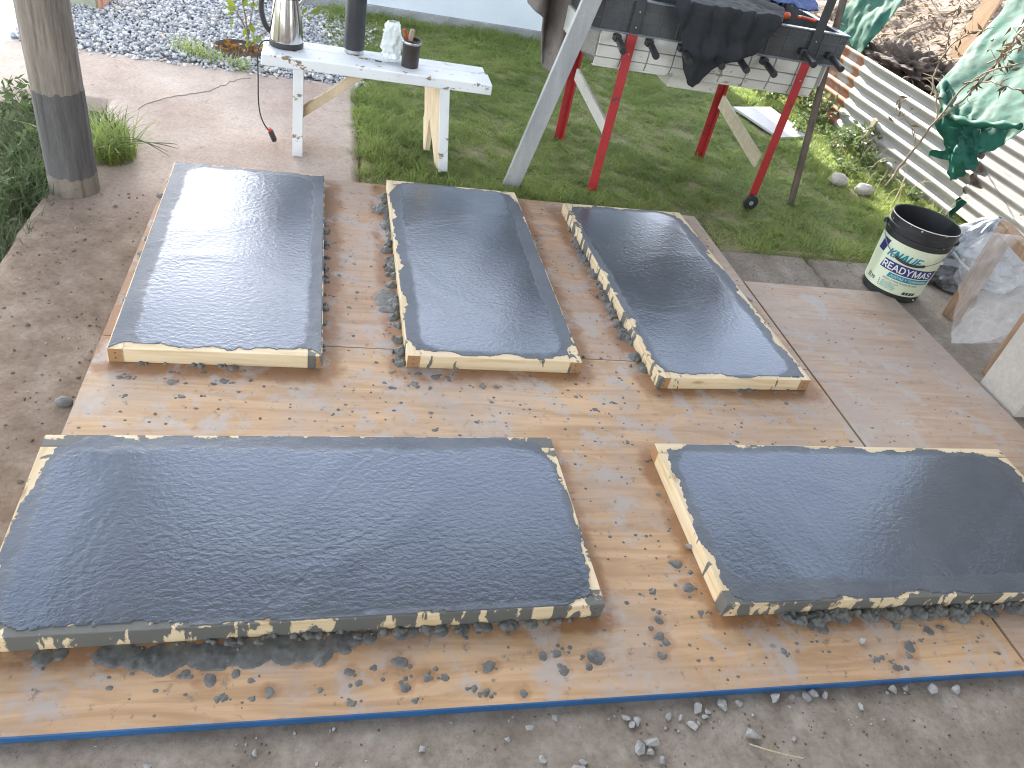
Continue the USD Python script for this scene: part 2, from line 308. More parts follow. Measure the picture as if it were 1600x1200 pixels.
# ground: pinkish concrete that turns to dusty brown dirt on the left and grey in front and on the right
def ground(name):
    nodes = {'g': ('geometry', {}), 'at': ('attribute', {'attribute': 'dirt'}), 'ag': ('attribute', {'attribute': 'grey'}), 'n': ('noise_texture', {'scale': 3.0, 'detail': 8, 'roughness': 0.62}),
             'a': ('rgb_ramp', {'ramp': [(0.3, (0.47, 0.355, 0.29)), (0.55, (0.54, 0.44, 0.375)), (0.75, (0.58, 0.50, 0.44))]}),
             'b': ('rgb_ramp', {'ramp': [(0.3, (0.185, 0.128, 0.09)), (0.5, (0.26, 0.192, 0.143)), (0.7, (0.34, 0.268, 0.208))]}),
             'c': ('rgb_ramp', {'ramp': [(0.3, (0.195, 0.16, 0.13)), (0.5, (0.28, 0.24, 0.20)), (0.7, (0.37, 0.325, 0.28))]}),
             'n2': ('noise_texture', {'scale': 11.0, 'detail': 7, 'roughness': 0.66}), 'fa': ('math', {'math_type': 'multiply_add', 'value2': 0.7, 'value3': -0.35}), 'fb': ('math', {'math_type': 'add', 'use_clamp': True}), 'fc': ('math', {'math_type': 'add', 'use_clamp': True}),
             'x1': ('mix', {}), 'x2': ('mix', {}), 'n3': ('noise_texture', {'scale': 70.0, 'detail': 6, 'roughness': 0.7}), 'r3': ('rgb_ramp', {'ramp': [(0.28, (0.74, 0.74, 0.74)), (0.5, (1, 1, 1)), (0.75, (1.15, 1.15, 1.15))]}),
             'sk': ('noise_texture', {'scale': 19.0, 'detail': 8, 'roughness': 0.72}), 'skr': ('map_range', {'from_min': 0.60, 'from_max': 0.68, 'to_max': 0.55, 'clamp': True}), 'skm': ('mix', {'color2': (0.17, 0.13, 0.11)}), 'st': ('noise_texture', {'scale': 1.6, 'detail': 6, 'roughness': 0.6}), 'str': ('rgb_ramp', {'ramp': [(0.35, (0.80, 0.78, 0.77)), (0.6, (1.04, 1.04, 1.04))]}), 'stm': ('mix', {'mix_type': 'multiply', 'fac': 1.0}),
             'mm': ('mix', {'mix_type': 'multiply', 'fac': 1.0}), 'p': ('principled_bsdf', {'roughness': 0.88, 'specular_ior_level': 0.25}), 'bp': ('bump', {'strength': 0.5, 'distance': 0.006})}
    usdkit.material(stage, L(name), nodes, [('g.position', 'n.vector'), ('n.fac', 'a.fac'), ('n2.fac', 'b.fac'), ('n2.fac', 'c.fac'), ('g.position', 'n2.vector'), ('n2.fac', 'fa.value1'), ('at.fac', 'fb.value1'), ('fa.value', 'fb.value2'),
        ('ag.fac', 'fc.value1'), ('fa.value', 'fc.value2'), ('a.color', 'x1.color1'), ('b.color', 'x1.color2'), ('fb.value', 'x1.fac'), ('x1.color', 'x2.color1'), ('c.color', 'x2.color2'), ('fc.value', 'x2.fac'),
        ('g.position', 'n3.vector'), ('n3.fac', 'r3.fac'), ('g.position', 'sk.vector'), ('sk.fac', 'skr.value'), ('x2.color', 'skm.color1'), ('skr.result', 'skm.fac'), ('g.position', 'st.vector'), ('st.fac', 'str.fac'), ('skm.color', 'stm.color1'), ('str.color', 'stm.color2'), ('stm.color', 'mm.color1'), ('r3.color', 'mm.color2'), ('mm.color', 'p.base_color'), ('n3.fac', 'bp.height'), ('bp.normal', 'p.normal')], surface='p.BSDF')
ground('yard_concrete')
pbr('soil', [(0.3, (0.09, 0.065, 0.045)), (0.7, (0.19, 0.145, 0.105))], scale=9, rough=0.95, bump=0.6, bscale=30, bdist=0.012)
pbr('lawn_soil', [(0.3, (0.20, 0.19, 0.09)), (0.7, (0.34, 0.29, 0.17))], scale=6, rough=0.95, bump=0.5, bscale=40, bdist=0.01)
pbr('far_ground', [(0.3, (0.07, 0.09, 0.035)), (0.7, (0.15, 0.14, 0.08))], scale=0.6, rough=0.95)
pbr('pale_concrete', [(0.3, (0.55, 0.53, 0.50)), (0.7, (0.66, 0.64, 0.61))], scale=3, rough=0.85, bump=0.2, bscale=60)
pbr('dark_crack', [(0.3, (0.24, 0.16, 0.12)), (0.7, (0.34, 0.24, 0.18))], rough=0.95)

def leafmat(name, ramp, trans=0.35, rough=0.5):
    """Leaves and blades: the tone varies by blade and by clump, and light passes through."""
    usdkit.material(stage, L(name), {'g': ('geometry', {}), 'o': ('object_info', {}), 'n': ('noise_texture', {'scale': 2.2, 'detail': 5}), 'a1': ('math', {'math_type': 'multiply_add', 'value2': 0.45}),
        'a2': ('math', {'math_type': 'multiply_add', 'value2': 0.25}), 'sc': ('math', {'math_type': 'multiply_add', 'value2': 0.9, 'value3': -0.30}), 'r': ('rgb_ramp', {'ramp': ramp}), 'p': ('principled_bsdf', {'roughness': rough, 'specular_ior_level': 0.3}), 't': ('translucent_bsdf', {}), 'm': ('mix_closure', {'fac': trans})},
        [('g.position', 'n.vector'), ('n.fac', 'sc.value1'), ('g.random_per_island', 'a1.value1'), ('sc.value', 'a1.value3'), ('o.random', 'a2.value1'), ('a1.value', 'a2.value3'), ('a2.value', 'r.fac'), ('r.color', 'p.base_color'), ('r.color', 't.color'),
         ('p.BSDF', 'm.closure1'), ('t.BSDF', 'm.closure2')], surface='m.closure')
leafmat('grass_blade', [(0.0, (0.19, 0.26, 0.075)), (0.3, (0.32, 0.40, 0.12)), (0.6, (0.45, 0.51, 0.17)), (0.85, (0.60, 0.56, 0.28)), (1.0, (0.64, 0.57, 0.38))], 0.5)
leafmat('weed_leaf', [(0.0, (0.085, 0.125, 0.055)), (0.5, (0.14, 0.19, 0.08)), (1.0, (0.22, 0.26, 0.12))])
leafmat('shrub_leaf', [(0.0, (0.14, 0.22, 0.03)), (0.5, (0.28, 0.34, 0.04)), (0.85, (0.38, 0.40, 0.05)), (1.0, (0.42, 0.30, 0.05))], 0.45, 0.4)
leafmat('dry_leaf', [(0.0, (0.07, 0.045, 0.028)), (0.5, (0.16, 0.105, 0.065)), (1.0, (0.34, 0.25, 0.16))], 0.2, 0.8)
leafmat('orange_leaf', [(0.0, (0.30, 0.12, 0.03)), (1.0, (0.55, 0.30, 0.06))], 0.3, 0.6)
leafmat('tree_leaf', [(0.0, (0.03, 0.06, 0.015)), (1.0, (0.09, 0.13, 0.035))], 0.25)
usdkit.material(stage, L('gravel_stone'), {'tc': ('texture_coordinate', {}), 'o': ('object_info', {}), 'g': ('geometry', {}), 'n': ('noise_texture', {'scale': 60.0, 'detail': 4}), 'a': ('math', {'math_type': 'multiply_add', 'value2': 0.4, 'value3': -0.2}), 'b': ('math', {'math_type': 'add'}),
    'r': ('rgb_ramp', {'ramp': [(0.0, (0.22, 0.23, 0.25)), (0.4, (0.40, 0.41, 0.43)), (0.75, (0.56, 0.56, 0.57)), (0.92, (0.62, 0.58, 0.52)), (1.0, (0.50, 0.40, 0.32))]}), 'p': ('principled_bsdf', {'roughness': 0.7})},
    [('g.position', 'n.vector'), ('n.fac', 'a.value1'), ('a.value', 'b.value1'), ('o.random', 'b.value2'), ('b.value', 'r.fac'), ('r.color', 'p.base_color')], surface='p.BSDF')
pbr('rubble', [(0.3, (0.26, 0.255, 0.25)), (0.7, (0.42, 0.41, 0.40))], scale=25, rough=0.85, bump=0.3, bscale=150, coord='pos')
pbr('house_paint', [(0.3, (0.57, 0.63, 0.70)), (0.7, (0.66, 0.71, 0.77))], scale=2.0, rough=0.8, bump=0.15, bscale=30, fine=0.08)
pbr('plinth', [(0.3, (0.20, 0.21, 0.22)), (0.7, (0.34, 0.34, 0.34))], scale=7, rough=0.9, bump=0.3)
pbr('roof_tile', [(0.3, (0.22, 0.11, 0.07)), (0.7, (0.33, 0.17, 0.11))], scale=5, rough=0.8)
pbr('pole_wood', [(0.25, (0.12, 0.10, 0.083)), (0.5, (0.195, 0.165, 0.137)), (0.75, (0.28, 0.24, 0.20))], scale=3.0, sv=(9, 9, 0.9), rough=0.8, bump=0.5, bscale=7, bdist=0.008, fine=0.3, fscale=30)
pbr('pole_dark', [(0.25, (0.05, 0.047, 0.047)), (0.5, (0.085, 0.08, 0.078)), (0.75, (0.13, 0.12, 0.115))], scale=3.0, sv=(9, 9, 0.9), rough=0.75, bump=0.5, bscale=7, bdist=0.008, fine=0.3, fscale=30)
pbr('pole_foot', [(0.25, (0.13, 0.105, 0.085)), (0.75, (0.24, 0.20, 0.165))], scale=3.0, sv=(9, 9, 2), rough=0.85, bump=0.5, bscale=7, bdist=0.006)
pbr('roof_metal', [(0.3, (0.30, 0.30, 0.30)), (0.7, (0.40, 0.40, 0.40))], scale=2, rough=0.6, metal=0.3)
def chipped(name, paint, under, thr, sc, rough=0.5):
    """Paint worn through to what is under it."""
    usdkit.material(stage, L(name), {'g': ('geometry', {}), 'm': ('mapping', {'scale': (0.6, 1, 1)}), 'n': ('noise_texture', {'scale': sc, 'detail': 8, 'roughness': 0.68}), 'mr': ('map_range', {'from_min': thr, 'from_max': thr + 0.02, 'clamp': True}),
        'n2': ('noise_texture', {'scale': 5.0, 'detail': 6}), 'r': ('rgb_ramp', {'ramp': [(0.3, tuple(np.array(paint) * 0.86)), (0.65, paint)]}), 'c': ('mix', {'color2': under}), 'p': ('principled_bsdf', {'roughness': rough}), 'b': ('bump', {'strength': 0.5, 'distance': 0.001, 'invert': True})},
        [('g.position', 'm.vector'), ('m.vector', 'n.vector'), ('n.fac', 'mr.value'), ('g.position', 'n2.vector'), ('n2.fac', 'r.fac'), ('r.color', 'c.color1'), ('mr.result', 'c.fac'), ('c.color', 'p.base_color'), ('mr.result', 'b.height'), ('b.normal', 'p.normal')], surface='p.BSDF')
chipped('bench_paint', (0.74, 0.76, 0.78), (0.24, 0.17, 0.11), 0.605, 18)
chipped('red_paint', (0.38, 0.025, 0.03), (0.10, 0.035, 0.028), 0.595, 26, 0.5)
chipped('white_plank', (0.55, 0.52, 0.48), (0.34, 0.26, 0.2), 0.62, 14, 0.7)
chipped('shell_white', (0.62, 0.61, 0.57), (0.36, 0.32, 0.26), 0.60, 16, 0.5)
pbr('shell_groove', [(0.3, (0.22, 0.21, 0.19)), (0.7, (0.32, 0.31, 0.28))], rough=0.8)
pbr('case_black', [(0.3, (0.042, 0.045, 0.05)), (0.7, (0.075, 0.08, 0.086))], scale=8, rough=0.5, bump=0.1)
pbr('case_rib', [(0.3, (0.06, 0.063, 0.068)), (0.7, (0.10, 0.104, 0.11))], scale=8, rough=0.4)
flat('case_trim', (0.20, 0.22, 0.24), 0.35, 0.4)
flat('field_green', (0.05, 0.16, 0.14), 0.6)
flat('rubber_black', (0.022, 0.023, 0.025), 0.4)
flat('leg_black', (0.045, 0.05, 0.055), 0.42, 0.3)
flat('steel', (0.6, 0.6, 0.6), 0.3, 1.0)
pbr('aluminium', [(0.3, (0.30, 0.31, 0.32)), (0.7, (0.42, 0.43, 0.44))], scale=4, sv=(4, 4, 1), rough=0.5, metal=0.35, fine=0.15)
pbr('brown_steel', [(0.3, (0.085, 0.065, 0.055)), (0.7, (0.17, 0.135, 0.115))], scale=12, sv=(3, 3, 1), rough=0.5, metal=0.4, fine=0.2)
pbr('cloth_black', [(0.3, (0.010, 0.011, 0.014)), (0.7, (0.022, 0.024, 0.030))], scale=6, rough=0.85, bump=0.3, bscale=300, bdist=0.001)
pbr('cloth_navy', [(0.3, (0.018, 0.024, 0.036)), (0.7, (0.035, 0.045, 0.065))], scale=6, rough=0.85, bump=0.3, bscale=300, bdist=0.001)
pbr('cloth_grey', [(0.3, (0.10, 0.085, 0.078)), (0.7, (0.19, 0.165, 0.15))], scale=6, rough=0.9, bump=0.4, bscale=260, bdist=0.001)
flat('cloth_blue', (0.04, 0.07, 0.20), 0.8)
flat('orange_plastic', (0.75, 0.10, 0.03), 0.4)
flat('kettle_steel', (0.66, 0.66, 0.67), 0.16, 1.0, bump=0.03)
flat('black_plastic', (0.03, 0.03, 0.032), 0.4)
flat('flask_paint', (0.035, 0.037, 0.042), 0.38, 0.2)
flat('brown_cup', (0.03, 0.024, 0.022), 0.3)
flat('yerba', (0.42, 0.30, 0.24), 0.8)
flat('red_plastic', (0.5, 0.05, 0.03), 0.4)
flat('bucket_black', (0.022, 0.023, 0.025), 0.42)
pbr('label_cream', [(0.3, (0.62, 0.68, 0.50)), (0.7, (0.70, 0.75, 0.58))], scale=5, rough=0.5, fine=0.06)
flat('ink_teal', (0.0, 0.24, 0.34), 0.5); flat('ink_navy', (0.025, 0.03, 0.15), 0.5); flat('ink_black', (0.04, 0.05, 0.06), 0.5); flat('ink_white', (0.72, 0.74, 0.74), 0.5)
flat('scuff_white', (0.6, 0.6, 0.58), 0.7)
def corrmat(name, a, b, metal, rough, c=None, thr=0.6):
    nodes = {'g': ('geometry', {}), 'n': ('noise_texture', {'scale': 4.0, 'detail': 7, 'roughness': 0.62}), 'r': ('rgb_ramp', {'ramp': [(0.3, a), (0.7, b)]}), 'n2': ('noise_texture', {'scale': 3.0, 'detail': 5}), 'mr': ('map_range', {'from_min': thr, 'from_max': thr + 0.08, 'clamp': True}),
             'm': ('mix', {'color2': c or a}), 'p': ('principled_bsdf', {'roughness': rough, 'metallic': metal})}
    usdkit.material(stage, L(name), nodes, [('g.position', 'n.vector'), ('n.fac', 'r.fac'), ('g.position', 'n2.vector'), ('n2.fac', 'mr.value'), ('mr.result', 'm.fac'), ('r.color', 'm.color1'), ('m.color', 'p.base_color')], surface='p.BSDF')
corrmat('zinc_pale', (0.30, 0.285, 0.265), (0.40, 0.385, 0.365), 0.15, 0.5, (0.33, 0.28, 0.23), 0.62)
corrmat('zinc_rust', (0.22, 0.085, 0.045), (0.36, 0.16, 0.09), 0.1, 0.75, (0.40, 0.37, 0.34), 0.60)
corrmat('zinc_grey', (0.27, 0.26, 0.25), (0.36, 0.35, 0.34), 0.15, 0.55, (0.36, 0.32, 0.28), 0.64)
usdkit.material(stage, L('net_green'), {'g': ('geometry', {}), 'w': ('noise_texture', {'scale': 18.0, 'detail': 6}), 'r': ('rgb_ramp', {'ramp': [(0.3, (0.007, 0.085, 0.06)), (0.7, (0.022, 0.17, 0.12))]}), 'p': ('principled_bsdf', {'roughness': 0.7}), 't': ('translucent_bsdf', {}), 'm': ('mix_closure', {'fac': 0.22}), 'n3': ('noise_texture', {'scale': 220.0, 'detail': 3}), 'b': ('bump', {'strength': 0.3, 'distance': 0.002})},
    [('g.position', 'w.vector'), ('w.fac', 'r.fac'), ('r.color', 'p.base_color'), ('r.color', 't.color'), ('g.position', 'n3.vector'), ('n3.fac', 'b.height'), ('b.normal', 'p.normal'), ('p.BSDF', 'm.closure1'), ('t.BSDF', 'm.closure2')], surface='m.closure')
def film(name, col, fac, rough, tint=(0.97, 0.97, 0.97)):
    """Thin plastic film: mostly clear, with a milky coat and sharp glints."""
    usdkit.material(stage, L(name), {'g': ('geometry', {}), 'n': ('noise_texture', {'scale': 16.0, 'detail': 5, 'distortion': 1.2}), 'b': ('bump', {'strength': 0.6, 'distance': 0.02}), 'tr': ('transparent_bsdf', {'color': tint}), 'gl': ('principled_bsdf', {'base_color': col, 'roughness': rough}),
        'fr': ('layer_weight', {'blend': 0.35}), 'mr': ('map_range', {'to_min': fac, 'to_max': min(fac + 0.16, 1.0), 'clamp': True}), 'm': ('mix_closure', {})},
        [('g.position', 'n.vector'), ('n.fac', 'b.height'), ('b.normal', 'gl.normal'), ('fr.facing', 'mr.value'), ('mr.result', 'm.fac'), ('tr.BSDF', 'm.closure1'), ('gl.BSDF', 'm.closure2')], surface='m.closure')
film('clear_film', (0.66, 0.64, 0.64), 0.035, 0.10)
film('white_film', (0.80, 0.84, 0.86), 0.42, 0.2)
pbr('grey_film', [(0.3, (0.20, 0.22, 0.25)), (0.7, (0.36, 0.38, 0.41))], scale=7, rough=0.35, bump=0.5, bscale=22, bdist=0.02)
pbr('dark_content', [(0.3, (0.04, 0.04, 0.045)), (0.7, (0.11, 0.11, 0.12))], scale=14, rough=0.4, bump=0.4)
pbr('mound_soil', [(0.3, (0.085, 0.060, 0.045)), (0.5, (0.15, 0.11, 0.085)), (0.7, (0.30, 0.235, 0.18))], scale=6, rough=0.95, bump=0.7, bscale=25, bdist=0.03)
pbr('charred', [(0.3, (0.06, 0.045, 0.038)), (0.6, (0.13, 0.10, 0.082)), (0.8, (0.22, 0.17, 0.14))], scale=7, rough=0.95, bump=0.8, bscale=18, bdist=0.03)
pbr('orange_board', [(0.3, (0.38, 0.22, 0.11)), (0.7, (0.52, 0.32, 0.17))], scale=3, sv=(6, 6, 1), rough=0.7)
pbr('twig', [(0.3, (0.16, 0.115, 0.085)), (0.7, (0.34, 0.27, 0.20))], scale=12, rough=0.85)
pbr('straw', [(0.3, (0.42, 0.34, 0.22)), (0.7, (0.58, 0.49, 0.33))], scale=12, rough=0.85)
pbr('field_stone', [(0.3, (0.36, 0.33, 0.30)), (0.7, (0.52, 0.49, 0.45))], scale=12, rough=0.85, bump=0.3)
pbr('pillar_render', [(0.3, (0.42, 0.385, 0.345)), (0.7, (0.50, 0.465, 0.425))], scale=4, rough=0.88, bump=0.25, bscale=110, fine=0.14, fscale=60)
pbr('shed_wood', [(0.3, (0.05, 0.042, 0.036)), (0.7, (0.09, 0.075, 0.065))], scale=3, sv=(9, 9, 1), rough=0.8)
pbr('terracotta', [(0.3, (0.36, 0.17, 0.10)), (0.7, (0.46, 0.23, 0.14))], scale=8, rough=0.8)
pbr('planter_green', [(0.3, (0.26, 0.27, 0.20)), (0.7, (0.36, 0.37, 0.29))], scale=8, rough=0.8)
pbr('marble', [(0.3, (0.42, 0.43, 0.44)), (0.7, (0.52, 0.53, 0.54))], scale=5, rough=0.4, fine=0.08)
pbr('pit_soil', [(0.3, (0.06, 0.04, 0.03)), (0.7, (0.15, 0.10, 0.07))], scale=12, rough=0.95)

# ------------------------------------------------------------------ the setting
Z0 = -0.018                                       # the yard's surface; the plywood's upper face is z = 0
g = gridmesh(np.r_[-300, -60, -20, -8, np.arange(-4, 9, 1.0), 12, 30, 80, 300], np.r_[-300, -60, -20, -8, np.arange(-5, 9, 1.0), 12, 30, 80, 300], lambda X, Y: -0.09 + 0 * X)
obj('ground', g, 'far_ground', kind='structure', label='grassy earth round the yard', cat='ground')

def n2(X, Y, f, seed=0, o=4): return fbm(np.stack([X, Y, 0 * X], -1) * f + 37.0, o, seed) - 0.5
def yard_in(X, Y):
    """Signed distance-like test: > 0 on the concrete."""
    left = np.where(Y < 1.9, X + 0.40 + 0.05 * n2(X, Y, 4, 1), X + 1.05)
    left = np.where(Y < 0.35, X + 0.385 + 0.04 * n2(X, Y, 4, 1), left)
    back = np.where(X < 0.79 + 0.06 * n2(X, Y, 6, 2), 2.60 + 0.05 * n2(X, Y, 5, 3) - Y, np.where(X < 2.455, 1.262 - Y, 0.955 + 0.03 * n2(X, Y, 7, 4) - Y))
    return np.minimum(np.minimum(left, back), 4.9 - X)
def yard_z(X, Y):
    d = yard_in(X, Y)
    dirt = ss(1.15, 0.75, Y) * ss(0.25, 0.0, X)
    front = ss(-1.20, -1.30, Y)
    z = Z0 - 0.0005 + 0.010 * n2(X, Y, 9, 5) * np.maximum(dirt, front) + 0.004 * n2(X, Y, 28, 6) * np.maximum(dirt, 0.9 * front)
    under = (X > -0.02) & (X < 3.22) & (Y > -1.24) & (Y < 1.26)
    z = np.where(under, np.minimum(z, Z0 - 0.001), z)
    cr = 2.925 + 0.05 * n2(X * 0, Y, 9, 8)
    z = z - 0.02 * ss(0.016, 0.004, np.abs(X - cr)) * (Y > 0.6) * (Y < 1.0)
    return z - 0.07 * ss(0.012, -0.03, d)
xs = np.unique(np.r_[np.arange(-1.1, 0.05, 0.02), np.arange(0.05, 2.4, 0.03), np.arange(2.4, 3.4, 0.014), np.arange(3.4, 4.95, 0.05)])
ys = np.unique(np.r_[np.arange(-3.7, -1.9, 0.1), np.arange(-1.9, -1.18, 0.015), np.arange(-1.18, 0.6, 0.035), np.arange(0.6, 1.4, 0.018), np.arange(1.4, 2.7, 0.025)])
v, f = gridmesh(xs, ys, yard_z)
X, Y = v[:, 0], v[:, 1]
dirt = ss(1.25, 0.55, Y - 0.15 * np.maximum(-X, 0)) * ss(2.6, 1.6, X)
grey = np.maximum(ss(-1.0, -1.25, Y) * ss(-0.4, 0.4, X + 0.3), ss(2.2, 2.5, X)) * 1.0
obj('concrete_yard', (v, f), 'yard_concrete', smooth=True, attr={'dirt': dirt * 1.15, 'grey': grey}, kind='structure', label='pinkish dusty concrete yard and path', cat='pavement')
crk = spline([(-0.25, 1.84, -0.0165), (-0.18, 2.0, -0.0165), (-0.05, 2.13, -0.0165), (0.01, 2.19, -0.0165), (0.096, 2.355, -0.0165), (0.2, 2.48, -0.0165)], 30)
crk[:, :2] += rng.normal(size=(30, 2)) * 0.006
single('path_crack', tube(crk - [0, 0, 0.0008], 0.0016, 4), 'dark_crack', 'thin crack winding across the pinkish concrete path', 'crack', kind='structure')

def lawn_in(X, Y):
    near = np.where(X < 2.455, Y - 1.255, Y - (0.965 + 0.03 * n2(X, Y, 7, 4)))
    left = np.where(Y < 2.66, X - (0.80 + 0.06 * n2(X, Y, 6, 2)), X - (0.80 + 0.12 * n2(X, Y, 4, 9)) + 0.25 * ss(2.8, 3.6, Y))
    return np.minimum(np.minimum(near, left), np.minimum(6.5 - X, 5.5 - Y))
g = gridmesh(np.arange(0.4, 6.6, 0.04), np.arange(0.9, 5.6, 0.04), lambda X, Y: -0.022 + 0.02 * n2(X, Y, 3, 11) * ss(0.0, 0.3, lawn_in(X, Y)) - 0.08 * ss(0.012, -0.03, lawn_in(X, Y)), lambda X, Y: lawn_in(X, Y) > -0.05)
obj('lawn_ground', g, 'lawn_soil', smooth=True, kind='structure', label='dark soil under the short lawn', cat='ground')
g = gridmesh(np.arange(-1.08, 1.0, 0.05), np.arange(2.58, 5.0, 0.05), lambda X, Y: -0.035 + 0.02 * n2(X, Y, 3, 12))
obj('gravel_bed', g, 'plinth', smooth=True, kind='structure', label='ground under the grey gravel', cat='ground')
g = gridmesh(np.arange(-1.7, -0.36, 0.04), np.arange(-3.0, 2.0, 0.05), lambda X, Y: -0.075 + 0.03 * n2(X, Y, 5, 13))
obj('flower_bed', g, 'soil', smooth=True, kind='structure', label='sunken soil bed left of the slab', cat='ground')
g = gridmesh(np.linspace(-6, -0.98, 12), np.linspace(1.95, 14, 20), lambda X, Y: -0.027 + 0 * X)
obj('driveway', g, 'pale_concrete', kind='structure', label='sunlit pale concrete drive at the left', cat='drive')

# house behind the lawn
h = thing('white_house', 'white rendered house wall with grey plinth at the back of the lawn', 'house', (1.8, 4.2, 0))
obj('wall', bx((1.75, 4.70, 1.05), (3.50, 1.0, 2.16), b=0.004), 'house_paint', h)
obj('plinth', bx((1.75, 4.192, 0.0), (3.51, 0.03, 0.11), b=0.004), 'plinth', h)
obj('roof', bx((1.75, 4.70, 2.16), (3.56, 1.08, 0.06), b=0.01), 'plinth', h)
# porch: pole, beam and roof over the place where the photograph was taken
def pole(z0, z1, r0, r1, seed):
    zs = np.linspace(z0, z1, max(int((z1 - z0) / 0.03), 3)); n = 120; a = np.arange(n) * 2 * np.pi / n
    rr = np.interp(zs, [z0, z1], [r0, r1])[:, None] * (1 + 0.035 * (fbm(np.stack([np.cos(a)[None] * 1.5 + 0 * zs[:, None], np.sin(a)[None] * 1.5 + 0 * zs[:, None], zs[:, None] * 1.2 + 0 * a[None]], -1) + 4, 3, 3) - 0.5) * 2)
    zz_ = np.repeat(zs[:, None], n, 1); rg = fbm(np.stack([np.cos(a) * 5, np.sin(a) * 5, 0 * a + z1 * 9], -1), 4, 8) - 0.5; zz_[-1] += 0.035 * rg; zz_[-2] += 0.012 * rg
    cr_ = np.abs(fbm(np.stack([np.cos(a)[None] * 7 + 0 * zs[:, None], np.sin(a)[None] * 7 + 0 * zs[:, None], zs[:, None] * 0.7 + 0 * a[None]], -1) + 9, 3, 14) - 0.5); rr = rr - 0.004 * ss(0.03, 0.0, cr_)
    v = np.stack([rr * np.cos(a), rr * np.sin(a), zz_], -1).reshape(-1, 3)
    f = [[i * n + j, i * n + (j + 1) % n, (i + 1) * n + (j + 1) % n, (i + 1) * n + j] for i in range(len(zs) - 1) for j in range(n)]
    return v + np.array([-0.312, 0.975, 0]), np.array(f)
p = thing('porch_pole', 'thick round wooden porch pole painted dark at its foot', 'pole', (-0.312, 0.975, Z0))
obj('trunk', pole(0.31, 2.6, 0.0845, 0.081, 1), 'pole_wood', p, smooth=True)
obj('dark_band', pole(0.01, 0.372, 0.0868, 0.0857, 1), 'pole_dark', p, smooth=True, label='dark tarred lower part of the pole')
obj('foot', pole(-0.03, 0.054, 0.0885, 0.0872, 1), 'pole_foot', p, smooth=True)
pr = thing('porch_roof', 'corrugated metal porch roof on a timber beam above the yard', 'roof', (1.5, -1.2, 3.0))
obj('beam', bx((1.6, 0.95, 2.67), (4.6, 0.10, 0.14), b=0.004), 'timber_rough', pr)
xx = np.linspace(-0.75, 3.95, 500); zz = 2.76 + 0.009 * np.sin(xx * 2 * np.pi / 0.076)
v = np.vstack([np.stack([xx, xx * 0 + 1.1, zz], 1), np.stack([xx, xx * 0 - 3.6, zz + 0.25], 1)]); v = np.vstack([v, v + [0, 0, 0.002]]); i = np.arange(499)
obj('roof_sheet', (v, np.vstack([np.stack([i, i + 1, i + 501, i + 500], 1), np.stack([i + 1000, i + 1500, i + 1501, i + 1001], 1)])), 'roof_metal', pr, smooth=True)
hb = thing('rear_wall', 'plain plastered wall of the house behind the porch', 'wall', (1.6, -3.7, 0))
obj('wall', bx((1.6, -3.7, 1.3), (5.4, 0.2, 2.7), b=0.004), 'plinth', hb)
sh = thing('timber_shed', 'dark timber shed standing beyond the right edge of the yard', 'shed', (5.3, -0.7, 0))
obj('wall', bx((5.6, -0.9, 1.35), (1.2, 3.4, 2.8), b=0.004), 'shed_wood', sh)
for k in range(15): obj('board', bx((4.992, -2.48 + k * 0.225, 1.35), (0.02, 0.215, 2.76), b=0.003), 'shed_wood', sh)

def leafquads(c, d, size, g, w=0.45, bend=0.25):
    """Leaf-shaped faces: at points c, along d, two quads each with a fold."""
    n = len(c); d = d / (np.linalg.norm(d, axis=1, keepdims=True) + 1e-9); r = g.normal(size=(n, 3)); s = np.cross(d, r); s /= np.linalg.norm(s, axis=1, keepdims=True) + 1e-9; u = np.cross(s, d)
    L_ = np.broadcast_to(size, (n,))[:, None]
    p0 = c; pm = c + d * L_ * 0.5 - u * L_ * bend * 0.15; p1 = c + d * L_ - u * L_ * bend * 0.6
    l, rr = pm + s * L_ * w / 2 + u * L_ * 0.06, pm - s * L_ * w / 2 + u * L_ * 0.06
    v = np.stack([p0, l, pm, rr, p1], 1).reshape(-1, 3); o = np.arange(n)[:, None] * 5
    f = np.concatenate([o + [0, 2, 1], o + [0, 3, 2], o + [1, 2, 4], o + [2, 3, 4]])
    return v, f
for i_, (tx, lb_) in enumerate(((-1.45, 'tall dense tree beyond the yard behind the gravel'), (0.42, 'tall dense tree beyond the house, the right one of two'))):
    g_ = np.random.default_rng(3 + i_); tr = thing('tall_tree', lb_, 'tree', (tx, 26, 0))
    obj('trunk', tube([(tx, 26, -0.1), (tx + 0.05, 26, 4), (tx + 0.1, 26, 9)], [0.3, 0.22, 0.1], 10), 'twig', tr, smooth=True)
    q = g_.normal(size=(9000, 3)); q /= (np.abs(q) ** 4).sum(1, keepdims=True) ** 0.25; q *= g_.uniform(0.3, 1.05, (9000, 1)) ** 0.5 * (0.88 + 0.24 * fbm(q * 2 + 5, 3, 2)[:, None])
    obj('crown', leafquads(q * [1.05, 1.4, 5.5] + [tx, 26, 5.5], g_.normal(size=(9000, 3)) + q, g_.uniform(0.3, 0.5, 9000), g_, 0.7), 'tree_leaf', tr)

